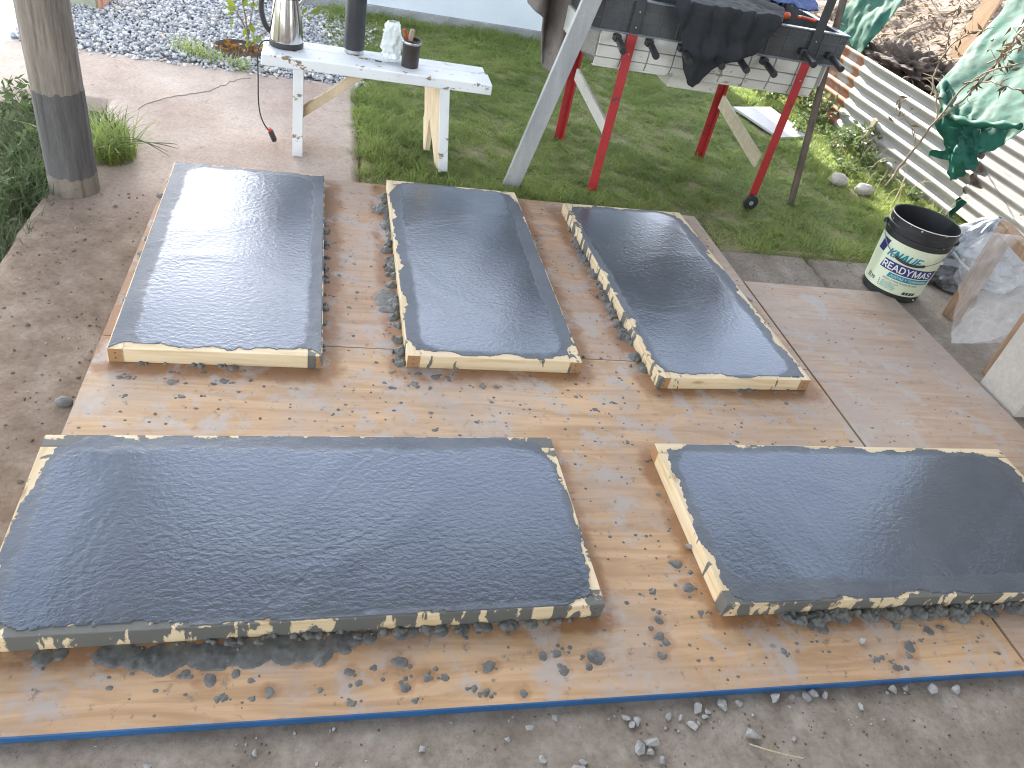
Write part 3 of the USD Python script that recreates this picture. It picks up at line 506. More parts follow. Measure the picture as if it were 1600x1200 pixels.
# ------------------------------------------------------------------ plywood sheets
MOULDS = [(0.045, -0.1284, 0.6028, 1.2911, 0.0145), (0.910, -0.0934, 0.5900, 1.2897, 0.0103), (1.7637, -0.1519, 0.6011, 1.2946, 0.0418), (-0.0016, -1.0710, 1.3240, 0.5788, 0.0235), (1.6378, -1.0536, 1.2890, 0.5776, 0.0057)]
TOP = 0.0485
def mpt(k, u, v, z=0.0):
    x, y, w, l, a = MOULDS[k]; c, s = math.cos(a), math.sin(a)
    return np.stack([x + np.asarray(u) * c - np.asarray(v) * s, y + np.asarray(u) * s + np.asarray(v) * c, np.asarray(z) + 0 * np.asarray(u)], -1)
def inmould(k, X, Y):
    x, y, w, l, a = MOULDS[k]; c, s = math.cos(a), math.sin(a); dx, dy = X - x, Y - y
    return dx * c + dy * s, -dx * s + dy * c

SPLAT = [(0.369,-0.196,14),(0.228,-0.211,12),(0.118,-0.277,10),(0.262,-0.275,10),(0.317,-0.269,8),(0.345,-0.213,7),(0.397,-0.204,7),(0.441,-0.192,7),(0.089,-0.199,8),(0.308,-0.16,10),(0.22,-0.165,9),(0.862,-0.125,8),(0.951,-0.125,14),(1.001,-0.14,16),(1.042,-0.138,10),(0.927,-0.177,14),(0.856,-0.2,12),(0.98,-0.193,7),(1.153,-0.173,16),(1.195,-0.177,12),(0.837,-0.176,8),
 (1.578,-0.891,16),(1.583,-0.968,26),(1.467,-1.117,16),(1.453,-1.10,18),(1.467,-1.058,12),(1.605,-0.918,8),(1.481,-0.974,9),(1.589,-1.041,9),(1.443,-1.152,12),(2.012,-1.191,9),(2.128,-1.165,14),(2.109,-1.187,18),(2.031,-1.185,10),(2.052,-1.215,14),(2.215,-1.118,12),(2.26,-1.111,12),(2.398,-1.107,10),(1.768,-1.157,9),(2.383,-1.193,9),
 (0.453,-1.152,22),(0.402,-1.135,14),(0.482,-1.192,8),(0.53,-1.158,8),(0.569,-1.184,12),(0.537,-1.199,8),(0.47,-1.196,8),(0.668,-1.188,10),(0.835,-1.136,20),(0.892,-1.172,16),(0.78,-1.142,8),(0.746,-1.178,8),(0.726,-1.151,14),(0.841,-1.191,12),(0.929,-1.175,8),(0.862,-1.225,10),(1.031,-1.153,16),(1.014,-1.215,12),(1.16,-1.137,12),(1.284,-1.146,20),(1.197,-1.175,14),(1.192,-1.13,14),(0.989,-1.204,8),(1.097,-1.222,12),(0.726,-1.220,10),
 (0.979,-0.389,9),(1.109,-0.35,6),(1.459,-0.211,10),(1.51,-0.272,9),(1.586,-0.237,8),(1.615,-0.504,8),(1.577,-0.42,8),(1.959,-0.409,8),(2.286,-0.399,9),(2.4,-0.396,8),(1.475,-0.144,9),(0.11,-0.198,9),(0.731,0.233,9),(0.697,0.441,8),(0.671,0.674,9)]
# lumps pressed out along the edges of the moulds: (mould, axis, where along it, from, to, how many, largest radius)
EDGES = [(0, 'R', 0.08, 0.95, 26, 0.018), (0, 'L', 0.25, 1.25, 26, 0.017), (1, 'L', 0.02, 1.22, 60, 0.026), (1, 'R', 0.05, 1.05, 26, 0.019), (2, 'L', 0.05, 1.15, 55, 0.025), (3, 'F', 0.28, 1.30, 60, 0.016), (4, 'F', 0.18, 1.29, 90, 0.026), (3, 'R', 0.06, 0.5, 12, 0.014), (2, 'F', 0.3, 0.56, 6, 0.013), (0, 'F', 0.03, 0.4, 7, 0.014)]
LAB = ['row of cement lumps squeezed out along the right side of the leftmost back mould', 'cement crumbs on the plywood strip left of the leftmost back mould', 'thick line of cement lumps and puddle left of the middle back mould', 'cement lumps along the right side of the middle back mould', 'lumps of cement along the dripped left side of the right back mould',
       'wide flat cement spill below the front edge of the long left front mould', 'heavy dark cement lumps below the front edge of the right front mould', 'cement crumbs along the right end of the left front mould', 'small cement smear before the front board of the right back mould', 'few cement crumbs under the front board of the leftmost back mould']
def side(k, s, t, off):
    x, y, w, l, a = MOULDS[k]
    return {'L': (-off, t), 'R': (w + off, t), 'F': (t, -off), 'B': (t, l + off)}[s]
LUMPS = []
for e, (k, s, t0, t1, n, r) in enumerate(EDGES):
    gg = np.random.default_rng(100 + e); L_ = []
    t = gg.uniform(t0, t1, n) if s != 'L' or k != 1 else t0 + (t1 - t0) * gg.beta(1.1, 1.3, n)
    for q in t:
        rr = 0.85 * r * gg.uniform(0.3, 1.0) ** 1.2; off = abs(gg.normal()) * r * 0.4 + rr * 0.1
        L_.append((*mpt(k, *side(k, s, q, off))[:2], rr))
    LUMPS.append(np.array(L_))
POOLS = {2: [mpt(1, -0.03 - 0.02 * q, 0.33 + 0.035 * j)[:2].tolist() + [0.022 + 0.006 * ((j * 7 + q * 3) % 3)] for j in range(4) for q in range(2)],
         5: [[0.24 + 0.028 * j, -1.073 - 0.018 * math.sin(j * 0.55) ** 2 - 0.012, 0.024 + 0.006 * ((j * 5) % 3)] for j in range(15)] + [[0.655, -1.092, 0.026], [0.675, -1.105, 0.022], [0.665, -1.12, 0.016], [0.70, -1.08, 0.024], [0.735, -1.075, 0.02], [0.77, -1.07, 0.018], [0.72, -1.10, 0.012], [0.84, -1.062, 0.02], [0.87, -1.062, 0.018], [0.93, -1.06, 0.02], [0.98, -1.057, 0.018], [1.04, -1.056, 0.016], [1.1, -1.052, 0.014], [0.13, -1.085, 0.024], [0.16, -1.08, 0.018]],
         6: [[1.86, -1.065, 0.026], [1.885, -1.085, 0.024], [1.905, -1.10, 0.02], [1.95, -1.062, 0.022], [1.975, -1.075, 0.018], [2.06, -1.06, 0.022], [2.20, -1.065, 0.024], [2.30, -1.06, 0.022], [2.45, -1.06, 0.03], [2.52, -1.06, 0.03], [2.6, -1.06, 0.03]]}
allc = np.vstack([np.array([(x, y, s * 0.0011) for x, y, s in SPLAT])] + LUMPS + [np.array(v) for v in POOLS.values()])
def stain(X, Y):
    s = np.zeros(X.shape)
    for x, y, r in allc:
        k = 0.6 if r > 0.013 else 0.22
        s = np.maximum(s, k * (1 - ss(r * 0.9, r * 1.15 + 0.018, np.hypot((X - x) * 0.8, Y - y))))
    for k in range(5):
        u, v = inmould(k, X, Y); w, l = MOULDS[k][2], MOULDS[k][3]
        d = np.hypot(np.maximum(np.maximum(-u, u - w), 0), np.maximum(np.maximum(-v, v - l), 0))
        s = np.maximum(s, (0.95 if k < 3 else 0.8) * (1 - ss(0.0, 0.13 if k < 3 else 0.09, d)) * (0.30 + 1.5 * fbm(np.stack([X * 5, Y * 9, 0 * X], -1), 3, 33)))
    return s
def sheet(name, label, x0, x1, y0, y1, mat, step=0.012, cut=None):
    t = thing(name, label, 'plywood sheet', ((x0 + x1) / 2, (y0 + y1) / 2, Z0))
    xs, ys = np.linspace(x0, x1, int((x1 - x0) / step)), np.linspace(y0, y1, int((y1 - y0) / step))
    v, f = gridmesh(xs, ys, lambda X, Y: 0 * X)
    a, b = len(xs), len(ys); st = stain(v[:, 0], v[:, 1])
    if cut: v = v + cut(v)
    n = len(v); rim = np.r_[np.arange(a) * b, (a - 1) * b + np.arange(1, b), (np.arange(a - 2, -1, -1)) * b + b - 1, np.arange(b - 2, 0, -1)]
    lo = v.copy()[rim]; lo[:, 2] = Z0 + 0.0002; m = len(rim); i = np.arange(m); j = (i + 1) % m
    top = obj('top_veneer', (v, f), mat, t, attr={'stain': st})
    w = np.vstack([v[rim] - [0, 0, 0.0001], lo]); obj('edge', (w, np.vstack([np.stack([i, i + m, j + m], 1), np.stack([i, j + m, j], 1)])), 'ply_edge', t)
    return t
def cutf(v): return np.stack([0 * v[:, 0], 0 * v[:, 0], 0 * v[:, 0]], 1)
s1 = sheet('plywood_sheet', 'front plywood sheet with blue painted front edge under the two long moulds', 0, 2.4385, -1.2443, -0.002, 'ply_front')
obj('blue_edge', bx((1.22, -1.2464, -0.0085), (2.44, 0.004, 0.0185), b=0.0008), 'blue_paint', s1, label='blue painted front edge')
sheet('plywood_sheet', 'back plywood sheet under the three upright moulds', 0.0, 2.4385, 0.002, 1.2466, 'ply_back')
def corner(v):
    k = ss(0.05, 0.0, (3.205 - v[:, 0]) + (0.635 - v[:, 1])); return np.stack([-0.02 * k + 0.006 * n2(v[:, 0], v[:, 1], 14, 3) * (v[:, 0] > 3.15), -0.02 * k, 0 * k], 1)
sheet('plywood_sheet', 'narrow worn pinkish plywood sheet at the right beside the pillar', 2.448, 3.205, -1.22, 0.635, 'ply_side', cut=corner)

# ------------------------------------------------------------------ moulds and wet slabs
MLAB = ['leftmost of the three upright moulds, pale front board', 'middle one of the three upright back moulds', 'right back mould with drip streaks down its left board', 'long front mould at the left with cement coated front board', 'long front mould at the right, cut by the picture edge']
SLAB = ['wet cement slab with white glare in the leftmost back mould', 'wet cement slab in the middle back mould, grey above and blue below', 'wet cement slab in the right back mould, mostly dull grey', 'wide wet cement slab in the left front mould', 'wet cement slab with sparkling ripples in the right front mould']
BW = 0.042
SM = [dict(L='spotted', R='coated', F='bare', B='spotted'), dict(L='spotted', R='dripped', F='spotted', B='spotted'), dict(L='dripped', R='spotted', F='spotted', B='spotted'), dict(L='spotted', R='dripped', F='coated', B='coated'), dict(L='spotted', R='spotted', F='coated', B='spotted')]
def wetdist(u, v, w, l, r):
    dx, dy = np.abs(u - w / 2) - (w / 2 - r), np.abs(v - l / 2) - (l / 2 - r)
    return r - (np.hypot(np.maximum(dx, 0), np.maximum(dy, 0)) + np.minimum(np.maximum(dx, dy), 0))
for k, (x, y, w, l, a) in enumerate(MOULDS):
    t = thing('timber_mould', MLAB[k], 'mould', (*mpt(k, w / 2, l / 2)[:2], 0)); R = rotm(rz=a)
    h = TOP; zc = h / 2 + 0.0005
    def board(u, v, su, sv, ax, sm): obj('side_board' if ax == 'y' else 'end_board', bx(mpt(k, u, v, zc), (su, sv, h), R, 0.0015), 'pine_%s_%s' % (ax, sm), t)
    if k < 3:
        board(BW / 2, l / 2, BW, l, 'y', SM[k]['L']); board(w - BW / 2, l / 2, BW, l, 'y', SM[k]['R'])
        board(w / 2, BW / 2, w - 2 * BW - 0.001, BW, 'x', SM[k]['F']); board(w / 2, l - BW / 2, w - 2 * BW - 0.001, BW, 'x', SM[k]['B'])
    else:
        board(w / 2, BW / 2, w, BW, 'x', SM[k]['F']); board(w / 2, l - BW / 2, w, BW, 'x', SM[k]['B'])
        board(BW / 2, l / 2, BW, l - 2 * BW - 0.001, 'y', SM[k]['L']); board(w - BW / 2, l / 2, BW, l - 2 * BW - 0.001, 'y', SM[k]['R'])
    for (nu, nv, dn) in ((BW / 2, 0, -1), (w - BW / 2, 0, -1)):
        for nz in (0.016, 0.034):
            c0 = mpt(k, nu, nv, nz); c1 = mpt(k, nu, nv + dn * 0.0012, nz); obj('nail', tube([c0, c1], 0.0026, 8), 'brown_steel', t)
    # the cement fills the mould and is smeared over the boards' tops
    us, vs = np.arange(0, w + 1e-6, w / round(w / 0.005)), np.arange(0, l + 1e-6, l / round(l / 0.005))
    U, V = np.meshgrid(us, vs, indexing='ij'); P = np.stack([U + 3 * k, V, 0 * U], -1)
    de = np.minimum(np.minimum(U, w - U), np.minimum(V, l - V))
    bias = {0: dict(L=-0.9, R=-0.9, F=0.55, B=0.1), 1: dict(L=-0.45, R=-0.3, F=0.4, B=0.2), 2: dict(L=0.25, R=0.3, F=0.35, B=0.3), 3: dict(L=-0.5, R=0.1, F=-0.5, B=-0.6), 4: dict(L=0.5, R=0.2, F=-0.2, B=0.1)}[k]
    near = np.stack([U, w - U, V, l - V]).argmin(0); bb = np.choose(near, [bias['L'], bias['R'], bias['F'], bias['B']])
    for (cu, cv) in ((0, 0), (w, 0), (0, l), (w, l)): bb = np.maximum(bb, 0.9 * (1 - ss(0.03, 0.13, np.hypot(U - cu, V - cv))) + bb * 0) if k not in (0, ) else bb
    reveal = 0.034 * np.clip(bb + 1.9 * (fbm(P * 9, 4, 20 + k) - 0.5) + 0.6 * (fbm(P * 45, 3, 30 + k) - 0.5), 0, 1.15)
    sh = {0: (.055, .04, .015, .03), 1: (.05, .055, .03, .01), 2: (.025, .055, .02, .03), 3: (.035, .02, .0, .045), 4: (.04, .07, .055, .03)}[k]
    wd = wetdist(np.clip((U - sh[0] + 0.05) / (w - sh[0] - sh[1] + 0.1) * w, -1, 3), np.clip((V - sh[2] + 0.05) / (l - sh[2] - sh[3] + 0.1) * l, -1, 3), w, l, 0.13) + 0.013 * (fbm(P * 6, 4, 40 + k) - 0.5) * 2 + 0.016 * (fbm(P * 45, 3, 50 + k) - 0.5)
    wet = ss(0.044, 0.064, wd)
    Z = TOP + 0.0022 + 0.0004 * ss(0.046, 0.066, wd) + 0.0004 * (fbm(P * 5, 3, 60 + k) - 0.5) + 0.0016 * (fbm(P * 40, 3, 70 + k) - 0.5) * (1 - wet) + 0.0006 * np.exp(-((wd - 0.050) / 0.005) ** 2) * fbm(P * 14, 2, 80 + k)
    ang = 0.7 + k; s_ = U * math.cos(ang) + V * math.sin(ang); ga = np.random.default_rng(70 + k)
    for _ in range(16):                                            # arcs left by the trowel
        cx_, cy_, rr_, a0_, a1_ = ga.uniform(0, w), ga.uniform(0, l), ga.uniform(0.25, 1.1), ga.uniform(-3.1, 3.1), ga.uniform(0.5, 1.3)
        dd = np.hypot(U - cx_, V - cy_) - rr_; an = np.abs((np.arctan2(V - cy_, U - cx_) - a0_ + np.pi) % (2 * np.pi) - np.pi)
        Z = Z + wet * ss(a1_, a1_ * 0.6, an) * (0.00028 * np.exp(-(dd / 0.005) ** 2) + 0.0005 * ss(0.0, 0.05, dd) * ss(0.10, 0.05, dd))
    Z = Z - 0.012 * ss(0.001, -0.0015, de - reveal)
    vtx = mpt(k, U, V, Z).reshape(-1, 3); aN, bN = len(us), len(vs); i, j = np.meshgrid(np.arange(aN - 1), np.arange(bN - 1), indexing='ij'); o = i * bN + j
    f = np.stack([o, o + bN, o + bN + 1, o + 1], -1).reshape(-1, 4)
    v2, f2, _ = meshkit.arrays((vtx, f), 24)                        # crisp edges: vertices split there
    from scipy.spatial import cKDTree
    single('cement_slab', (v2, f2), 'wet_cement', SLAB[k], 'cement slab', smooth=True, attr={'wet': wet.ravel()[cKDTree(vtx).query(v2)[1]]})

for e, L_ in enumerate(LUMPS):
    c = np.vstack([np.c_[L_[:, :2], L_[:, 2] * 1.15]] + [np.c_[L_[:, 0] + rng.normal(size=len(L_)) * L_[:, 2] * 0.9, L_[:, 1] + rng.normal(size=len(L_)) * L_[:, 2] * 0.9, L_[:, 2] * rng.uniform(0.25, 0.6, len(L_))]])
    ms = [puddle(c, 0.62 * EDGES[e][5], 0.0026, e, 0.62)]
    if e in POOLS: ms.append(puddle(POOLS[e], 0.0055, 0.004, e))
    single('cement_spill', cat_(ms), 'cement_lump', LAB[e], 'cement spill', smooth=True, kind='stuff')
for i, (x, y, s) in enumerate(SPLAT):
    gg = np.random.default_rng(500 + i); r = s * gg.uniform(0.0006, 0.00105)
    c = [(x, y, r)] + [(x + gg.normal() * r * 0.8 + q_ * r * 0.7 * (i % 3 == 1), y + gg.normal() * r * 0.6 + q_ * r * 0.25 * (i % 6 == 1), r * gg.uniform(0.3, 0.65)) for q_ in range(4)]
    single('cement_splat', puddle(c, 0.0026, 0.0024 if s > 10 else 0.002, i, 0.6), 'cement_lump' if i % 4 else 'cement_dry', 'small dark splat of cement dropped on the plywood', 'cement splat', group='cement splats on the plywood', smooth=True)
drops = []
gg = np.random.default_rng(9)
while len(drops) < 520:
    x, y = gg.uniform(0.02, 2.42), gg.uniform(-1.23, 1.22)
    if any((-0.004 < u < MOULDS[k][2] + 0.004) and (-0.004 < v < MOULDS[k][3] + 0.004) for k in range(5) for u, v in [inmould(k, x, y)]): continue
    r = gg.uniform(0.0012, 0.0045) if gg.random() < 0.85 else gg.uniform(0.004, 0.007)
    drops.append(blob((x, y, 0.0003), (r * gg.uniform(0.8, 1.5), r, r * 0.35), len(drops), 1, 0.4, 1.5))
for _ in range(60):
    x, y = gg.uniform(2.5, 3.15), gg.uniform(-0.4, 0.6); r = gg.uniform(0.001, 0.004); drops.append(blob((x, y, 0.0003), (r * 1.8, r, r * 0.35), len(drops), 1, 0.4, 1.5))
single('cement_drops', cat_(drops), 'cement_dry', 'tiny cement drops spattered all over the plywood', 'cement drops', kind='stuff')

# ------------------------------------------------------------------ rubble in front and crumbs
RUB = [(0.105,-1.273,14),(0.09,-1.28,9),(0.183,-1.268,13),(0.22,-1.275,10),(0.239,-1.300,10)]
def AT(u, v, z=Z0):
    d = CM.T @ np.array([(u - 800) / 1193.414, (v - 600) / 1193.414, 1.0]); return CP + d * (z - CP[2]) / d[2]
# stones along the blue edge: places on the ground and sizes in metres
STO = [(1.343,-1.293,.010),(1.329,-1.301,.008),(1.420,-1.290,.009),(1.449,-1.293,.007),(1.469,-1.313,.011),(1.494,-1.276,.012),(1.506,-1.297,.008),(1.52,-1.282,.009),(1.56,-1.271,.014),(1.60,-1.27,.010),(1.70,-1.266,.013),(1.745,-1.262,.008),(1.78,-1.268,.011),(1.80,-1.262,.012),(1.83,-1.266,.009),(1.36,-1.345,.014),(1.372,-1.38,.010),(1.352,-1.362,.009),(1.33,-1.352,.013),(1.60,-1.345,.016),(1.70,-1.36,.007),(1.20,-1.372,.009),(1.115,-1.36,.008),(1.10,-1.29,.009),(1.16,-1.275,.008),(1.91,-1.30,.008),(2.02,-1.265,.010),(2.06,-1.262,.009),(2.13,-1.27,.011),(2.2,-1.275,.013),(1.05,-1.31,.006),(0.87,-1.32,.008),(0.62,-1.35,.007),(0.55,-1.30,.006),(0.36,-1.31,.007),(1.18,-1.40,.022),(1.205,-1.415,.016),(1.0,-1.41,.012),(0.95,-1.43,.009),(1.32,-1.285,.009)]
for i, (x, y, r) in enumerate(STO):
    single('rubble_stone', rock((x, y, Z0 - 0.004), r * 1.35, i), 'rubble', 'small angular grey stone lying in front of the blue edge', 'stone', group='rubble stones before the blue edge')
single('stone', blob((-0.03, -0.30, -0.01), (0.022, 0.016, 0.014), 5, 2, 0.2), 'cement_lump', 'dark rounded lump on the dirt beside the left plywood edge', 'stone', smooth=True)
single('stone', rock((1.628, -0.835, 0.0), 0.013, 77), 'rubble', 'pale pebble touching the left board of the right front mould', 'stone')
single('stone', rock((2.0, -1.142, 0.0), 0.013, 78), 'rubble', 'pale pebble on the plywood below the right front mould', 'stone')
crumbs = []
gg = np.random.default_rng(11)
for _ in range(900):
    x, y = gg.uniform(-0.35, 2.6), gg.uniform(-1.6, -1.255) ; r = gg.uniform(0.0015, 0.005)
    crumbs.append(rock((x, y, Z0 - 0.004), r, int(gg.integers(1e6))))
for _ in range(600):
    x, y = gg.uniform(-0.38, -0.01), gg.uniform(-1.2, 1.0); r = gg.uniform(0.0015, 0.006) * (1 if gg.random() < 0.9 else 1.8)
    crumbs.append(rock((x, y, Z0 - 0.004), r, int(gg.integers(1e6))))
for _ in range(250):
    x, y = gg.uniform(2.5, 4.0), gg.uniform(0.64, 0.94); r = gg.uniform(0.0015, 0.004)
    crumbs.append(rock((x, y, Z0 - 0.002), r, int(gg.integers(1e6))))
single('ground_crumbs', cat_(crumbs), 'soil', 'crumbs of earth and grit scattered over the ground', 'grit', kind='stuff')
chips = [rock((gg.uniform(-0.3, 2.5), -1.26 - abs(gg.normal()) * 0.1, Z0 - 0.003), gg.uniform(0.002, 0.006), int(gg.integers(1e6))) for _ in range(160)] + [rock((gg.uniform(-0.36, 0), gg.uniform(-1.0, 1.0), Z0 - 0.003), gg.uniform(0.002, 0.005), int(gg.integers(1e6))) for _ in range(60)]
single('pale_grit', cat_(chips), 'rubble', 'pale grit scattered over the dirt', 'grit', kind='stuff')
for nm, pts, r, lb in (('twig', [(-0.245, -0.505, -0.012), (-0.23, -0.47, -0.008), (-0.215, -0.455, -0.012), (-0.20, -0.435, -0.01)], 0.0022, 'forked pale twig on the dirt at the left'),
                       ('twig', [(1.585, -1.365, -0.012), (1.64, -1.39, -0.008), (1.70, -1.405, -0.013)], 0.0016, 'thin dry stalk lying on the front ground')):
    single(nm, tube(spline(pts, 12), r, 5), 'straw', lb, 'twig')

# ------------------------------------------------------------------ gravel, grass (stuff made of many copies)
def scatter(name, protos, pos, idx, rotz, scale, label, cat, tilt=None):
    pi = UsdGeom.PointInstancer.Define(stage, '/World/' + name)
    for i, (nm, mesh, mat, sm) in enumerate(protos):
        usdkit.mesh(stage, '/World/%s/%s' % (name, nm), mesh, L(mat), smooth=sm); pi.CreatePrototypesRel().AddTarget('/World/%s/%s' % (name, nm))
    n = len(pos); q = np.zeros((n, 4)); q[:, 0] = np.cos(rotz / 2); q[:, 3] = np.sin(rotz / 2)
    if tilt is not None:
        a, b = tilt[:, 0] / 2, tilt[:, 1]; ax = np.stack([np.cos(b), np.sin(b), 0 * b], 1); w2, v2 = np.cos(a), ax * np.sin(a)[:, None]
        w1, v1 = q[:, 0].copy(), q[:, 1:].copy()
        q[:, 0] = w2 * w1 - (v2 * v1).sum(1); q[:, 1:] = w2[:, None] * v1 + w1[:, None] * v2 + np.cross(v2, v1)
    pi.CreatePositionsAttr(Vt.Vec3fArray.FromNumpy(pos.astype(np.float32))); pi.CreateProtoIndicesAttr(Vt.IntArray.FromNumpy(idx.astype(np.int32)))
    pi.CreateOrientationsAttr(Vt.QuathArray([Gf.Quath(float(a), float(b), float(c), float(d)) for a, b, c, d in q]))
    pi.CreateScalesAttr(Vt.Vec3fArray.FromNumpy(np.asarray(scale, np.float32)))
    meta(pi.GetPrim(), label, cat, kind='stuff')

gg = np.random.default_rng(21)
pr_ = []
for i in range(6):
    if i % 2: s = rock((0, 0, -0.35), 1.0, 900 + i); pr_.append(('pebble_%03d' % i if i else 'pebble', s, 'gravel_stone', False))
    else: pr_.append(('pebble_%03d' % i if i else 'pebble', blob((0, 0, 0), (1.0, 0.75, 0.55), i, 2, 0.35, 1.5), 'gravel_stone', True))
P = []
while len(P) < 14500:
    x, y = gg.uniform(-1.03, 0.95), gg.uniform(2.58, 4.16)
    if y < 2.615 + 0.05 * float(n2(np.array(x), np.array(y), 5, 3)) + 0.01 or (x > 0.78 + 0.1 * gg.normal()): continue
    if math.hypot((x - 0.10) / 0.13, (y - 2.93) / 0.12) < 1: continue
    P.append((x, y, -0.030 + gg.uniform(0, 0.022)))
for _ in range(160):
    P.append((gg.uniform(-0.9, 0.8), 2.6 - abs(gg.normal()) * 0.03, Z0 + 0.002))
P = np.array(P); n = len(P); sc = gg.lognormal(math.log(0.0098), 0.34, n)[:, None] * np.ones((1, 3)); sc = np.minimum(sc, 0.022)
scatter('gravel', pr_, P, gg.integers(0, 6, n), gg.uniform(0, 6.28, n), sc, 'grey crushed gravel behind the path', 'gravel', np.stack([gg.normal(size=n) * 0.5, gg.uniform(0, 6.28, n)], 1))

def tuft(n, R_, hgt, g, lean=0.6, w=0.003):
    """A tuft of curved grass blades."""
    vs, fs = [], []
    for b in range(n):
        a = g.uniform(0, 6.28); r = R_ * math.sqrt(g.random()); c = np.array([r * math.cos(a), r * math.sin(a), -0.004]); hh = hgt * g.uniform(0.45, 1.1); la = g.uniform(0, 6.28); d = np.array([math.cos(la), math.sin(la), 0]); s = np.array([-d[1], d[0], 0]); ln = lean * g.uniform(0.2, 1.3)
        ww = w * g.uniform(0.6, 1.2); o = len(vs)
        for t, wk in ((0, 1.0), (0.4, 0.9), (0.75, 0.6)):
            p = c + d * hh * ln * t * t + np.array([0, 0, hh * (t - 0.25 * ln * t * t)]); vs += [p - s * ww * wk / 2, p + s * ww * wk / 2]
        vs.append(c + d * hh * ln + np.array([0, 0, hh * (1 - 0.25 * ln)]))
        fs += [[o, o + 1, o + 3], [o, o + 3, o + 2], [o + 2, o + 3, o + 5], [o + 2, o + 5, o + 4], [o + 4, o + 5, o + 6]]
    return np.array(vs), np.array(fs)
gg = np.random.default_rng(31)
tf = [('tuft' if not i else 'tuft_%03d' % i, tuft(44, 0.055, 0.05, gg, [0.9, 1.2, 1.5, 1.1, 1.8][i], 0.0034), 'grass_blade', False) for i in range(5)]
P, S_ = [], []
while len(P) < 6400:
    x, y = gg.uniform(0.6, 4.3), gg.uniform(0.93, 4.18)
    d = float(lawn_in(np.array(x), np.array(y)))
    if d < 0.015: continue
    if 3.44 < x < 3.84 and 2.6 < y < 3.2: continue
    dens = 0.58 + 1.5 * float(n2(np.array(x), np.array(y), 2.2, 41)) + 0.5 * float(n2(np.array(x), np.array(y), 9, 42))
    if gg.random() > dens + 0.15: continue
    hs = 0.42 + 0.8 * max(0, float(n2(np.array(x), np.array(y), 1.6, 43)) + 0.15)
    if d < 0.12: hs += 0.30
    if x < 1.1 and y < 2.6: hs += 0.40
    if y > 3.85: hs += 1.5 * gg.random() * (y - 3.85) / 0.3
    if x > 3.5: hs += 0.5
    P.append((x, y, -0.026 + 0.02 * float(n2(np.array(x), np.array(y), 3, 11)))); S_.append((0.9 + 0.25 * hs, 0.9 + 0.25 * hs, hs * gg.uniform(0.75, 1.25)))
P = np.array(P); n = len(P)
scatter('lawn_grass', tf, P, gg.integers(0, 5, n), gg.uniform(0, 6.28, n), np.array(S_), 'short uneven lawn grass behind the plywood', 'grass', np.stack([gg.normal(size=n) * 0.2, gg.uniform(0, 6.28, n)], 1))

def grass_thing(label, c, n, R_, hgt, seed, lean=0.9, w=0.0045, mat='grass_blade', name='grass_clump'):
    g_ = np.random.default_rng(seed); v, f = tuft(n, R_, hgt, g_, lean, w); t = thing(name, label, 'grass', c); obj('blades', (v + np.array(c), f), mat, t); return t
grass_thing('bushy grass clump growing right behind the porch pole', (-0.26, 1.30, Z0), 420, 0.11, 0.20, 1, 1.1, 0.005)
t = thing('grass_clump', 'taller weed with seed stalks beside the pole, dark green', 'grass', (-0.31, 1.47, Z0)); g_ = np.random.default_rng(2)
obj('blades', cat_([(tuft(200, 0.08, 0.15, g_, 0.9, 0.006)[0] + [-0.31, 1.47, Z0], tuft(200, 0.08, 0.15, np.random.default_rng(2), 0.9, 0.006)[1])]), 'weed_leaf', t)
for q in range(4): obj('stalk', tube(spline([(-0.25, 1.33, 0), (-0.13, 1.28 - 0.03 * q, 0.06 + 0.02 * q), (0.0 + 0.02 * (q % 2), 1.38 - 0.09 * q, 0.03 + 0.02 * q)], 10), [0.0012] * 6 + [0.0018, 0.0022, 0.0018, 0.0008], 5), 'weed_leaf', t)
for i, (x, y, n_, h_, s_) in enumerate([(-0.187, 2.80, 70, 0.10, 3), (-0.106, 2.74, 90, 0.11, 4), (-0.02, 2.68, 80, 0.09, 5), (0.13, 2.63, 70, 0.10, 6)]):
    grass_thing(['thin grass tuft on the gravel, leftmost of four', 'fuller grass tuft on the gravel beside the leftmost', 'grass tuft at the gravel edge, third from the left', 'grass tuft at the gravel edge below the leaf pit'][i], (x, y, Z0), n_, 0.07, h_, 60 + s_, 0.9, 0.004)

def plant(name, label, c, n, R_, H, size, mat, seed, group=None, w=0.5, cat='plant'):
    g_ = np.random.default_rng(seed); t = thing(name, label, cat, c, group); c = np.array(c, float)
    st, cs, ds = [], [], []
    for s in range(max(3, n // 14)):
        a = g_.uniform(0, 6.28); e = c + np.array([R_ * g_.uniform(0.2, 0.9) * math.cos(a), R_ * g_.uniform(0.2, 0.9) * math.sin(a), H * g_.uniform(0.5, 1.0)]); mid = (c + e) / 2 + [0, 0, H * 0.12]
        pts = spline([c, mid, e], 8); st.append(tube(pts, np.linspace(0.0028, 0.001, 8), 4))
        for _ in range(14):
            p = pts[int(g_.integers(2, 8))]; cs.append(p + g_.normal(size=3) * size * 0.25); d = g_.normal(size=3); d[2] = abs(d[2]) * 0.5 + 0.05; ds.append(d)
    obj('stem', cat_(st), 'weed_leaf', t); obj('foliage', leafquads(np.array(cs), np.array(ds), g_.uniform(0.6, 1.2, len(cs)) * size, g_, w), mat, t)
    return t
WEEDS = [(4.10,2.62,.20,.24,.06),(3.95,2.50,.18,.18,.05),(4.12,2.42,.17,.22,.055),(4.12,3.60,.2,.26,.07),(3.95,3.45,.2,.22,.06),(4.02,2.98,.18,.16,.05),(4.15,3.10,.2,.24,.06),(3.82,2.12,.16,.10,.045),(4.02,2.02,.16,.10,.04),(4.16,3.30,.2,.25,.065),(4.05,2.28,.16,.13,.045),(3.85,2.75,.15,.12,.04),(3.90,3.75,.2,.2,.06),(4.12,1.80,.1,.09,.035)]
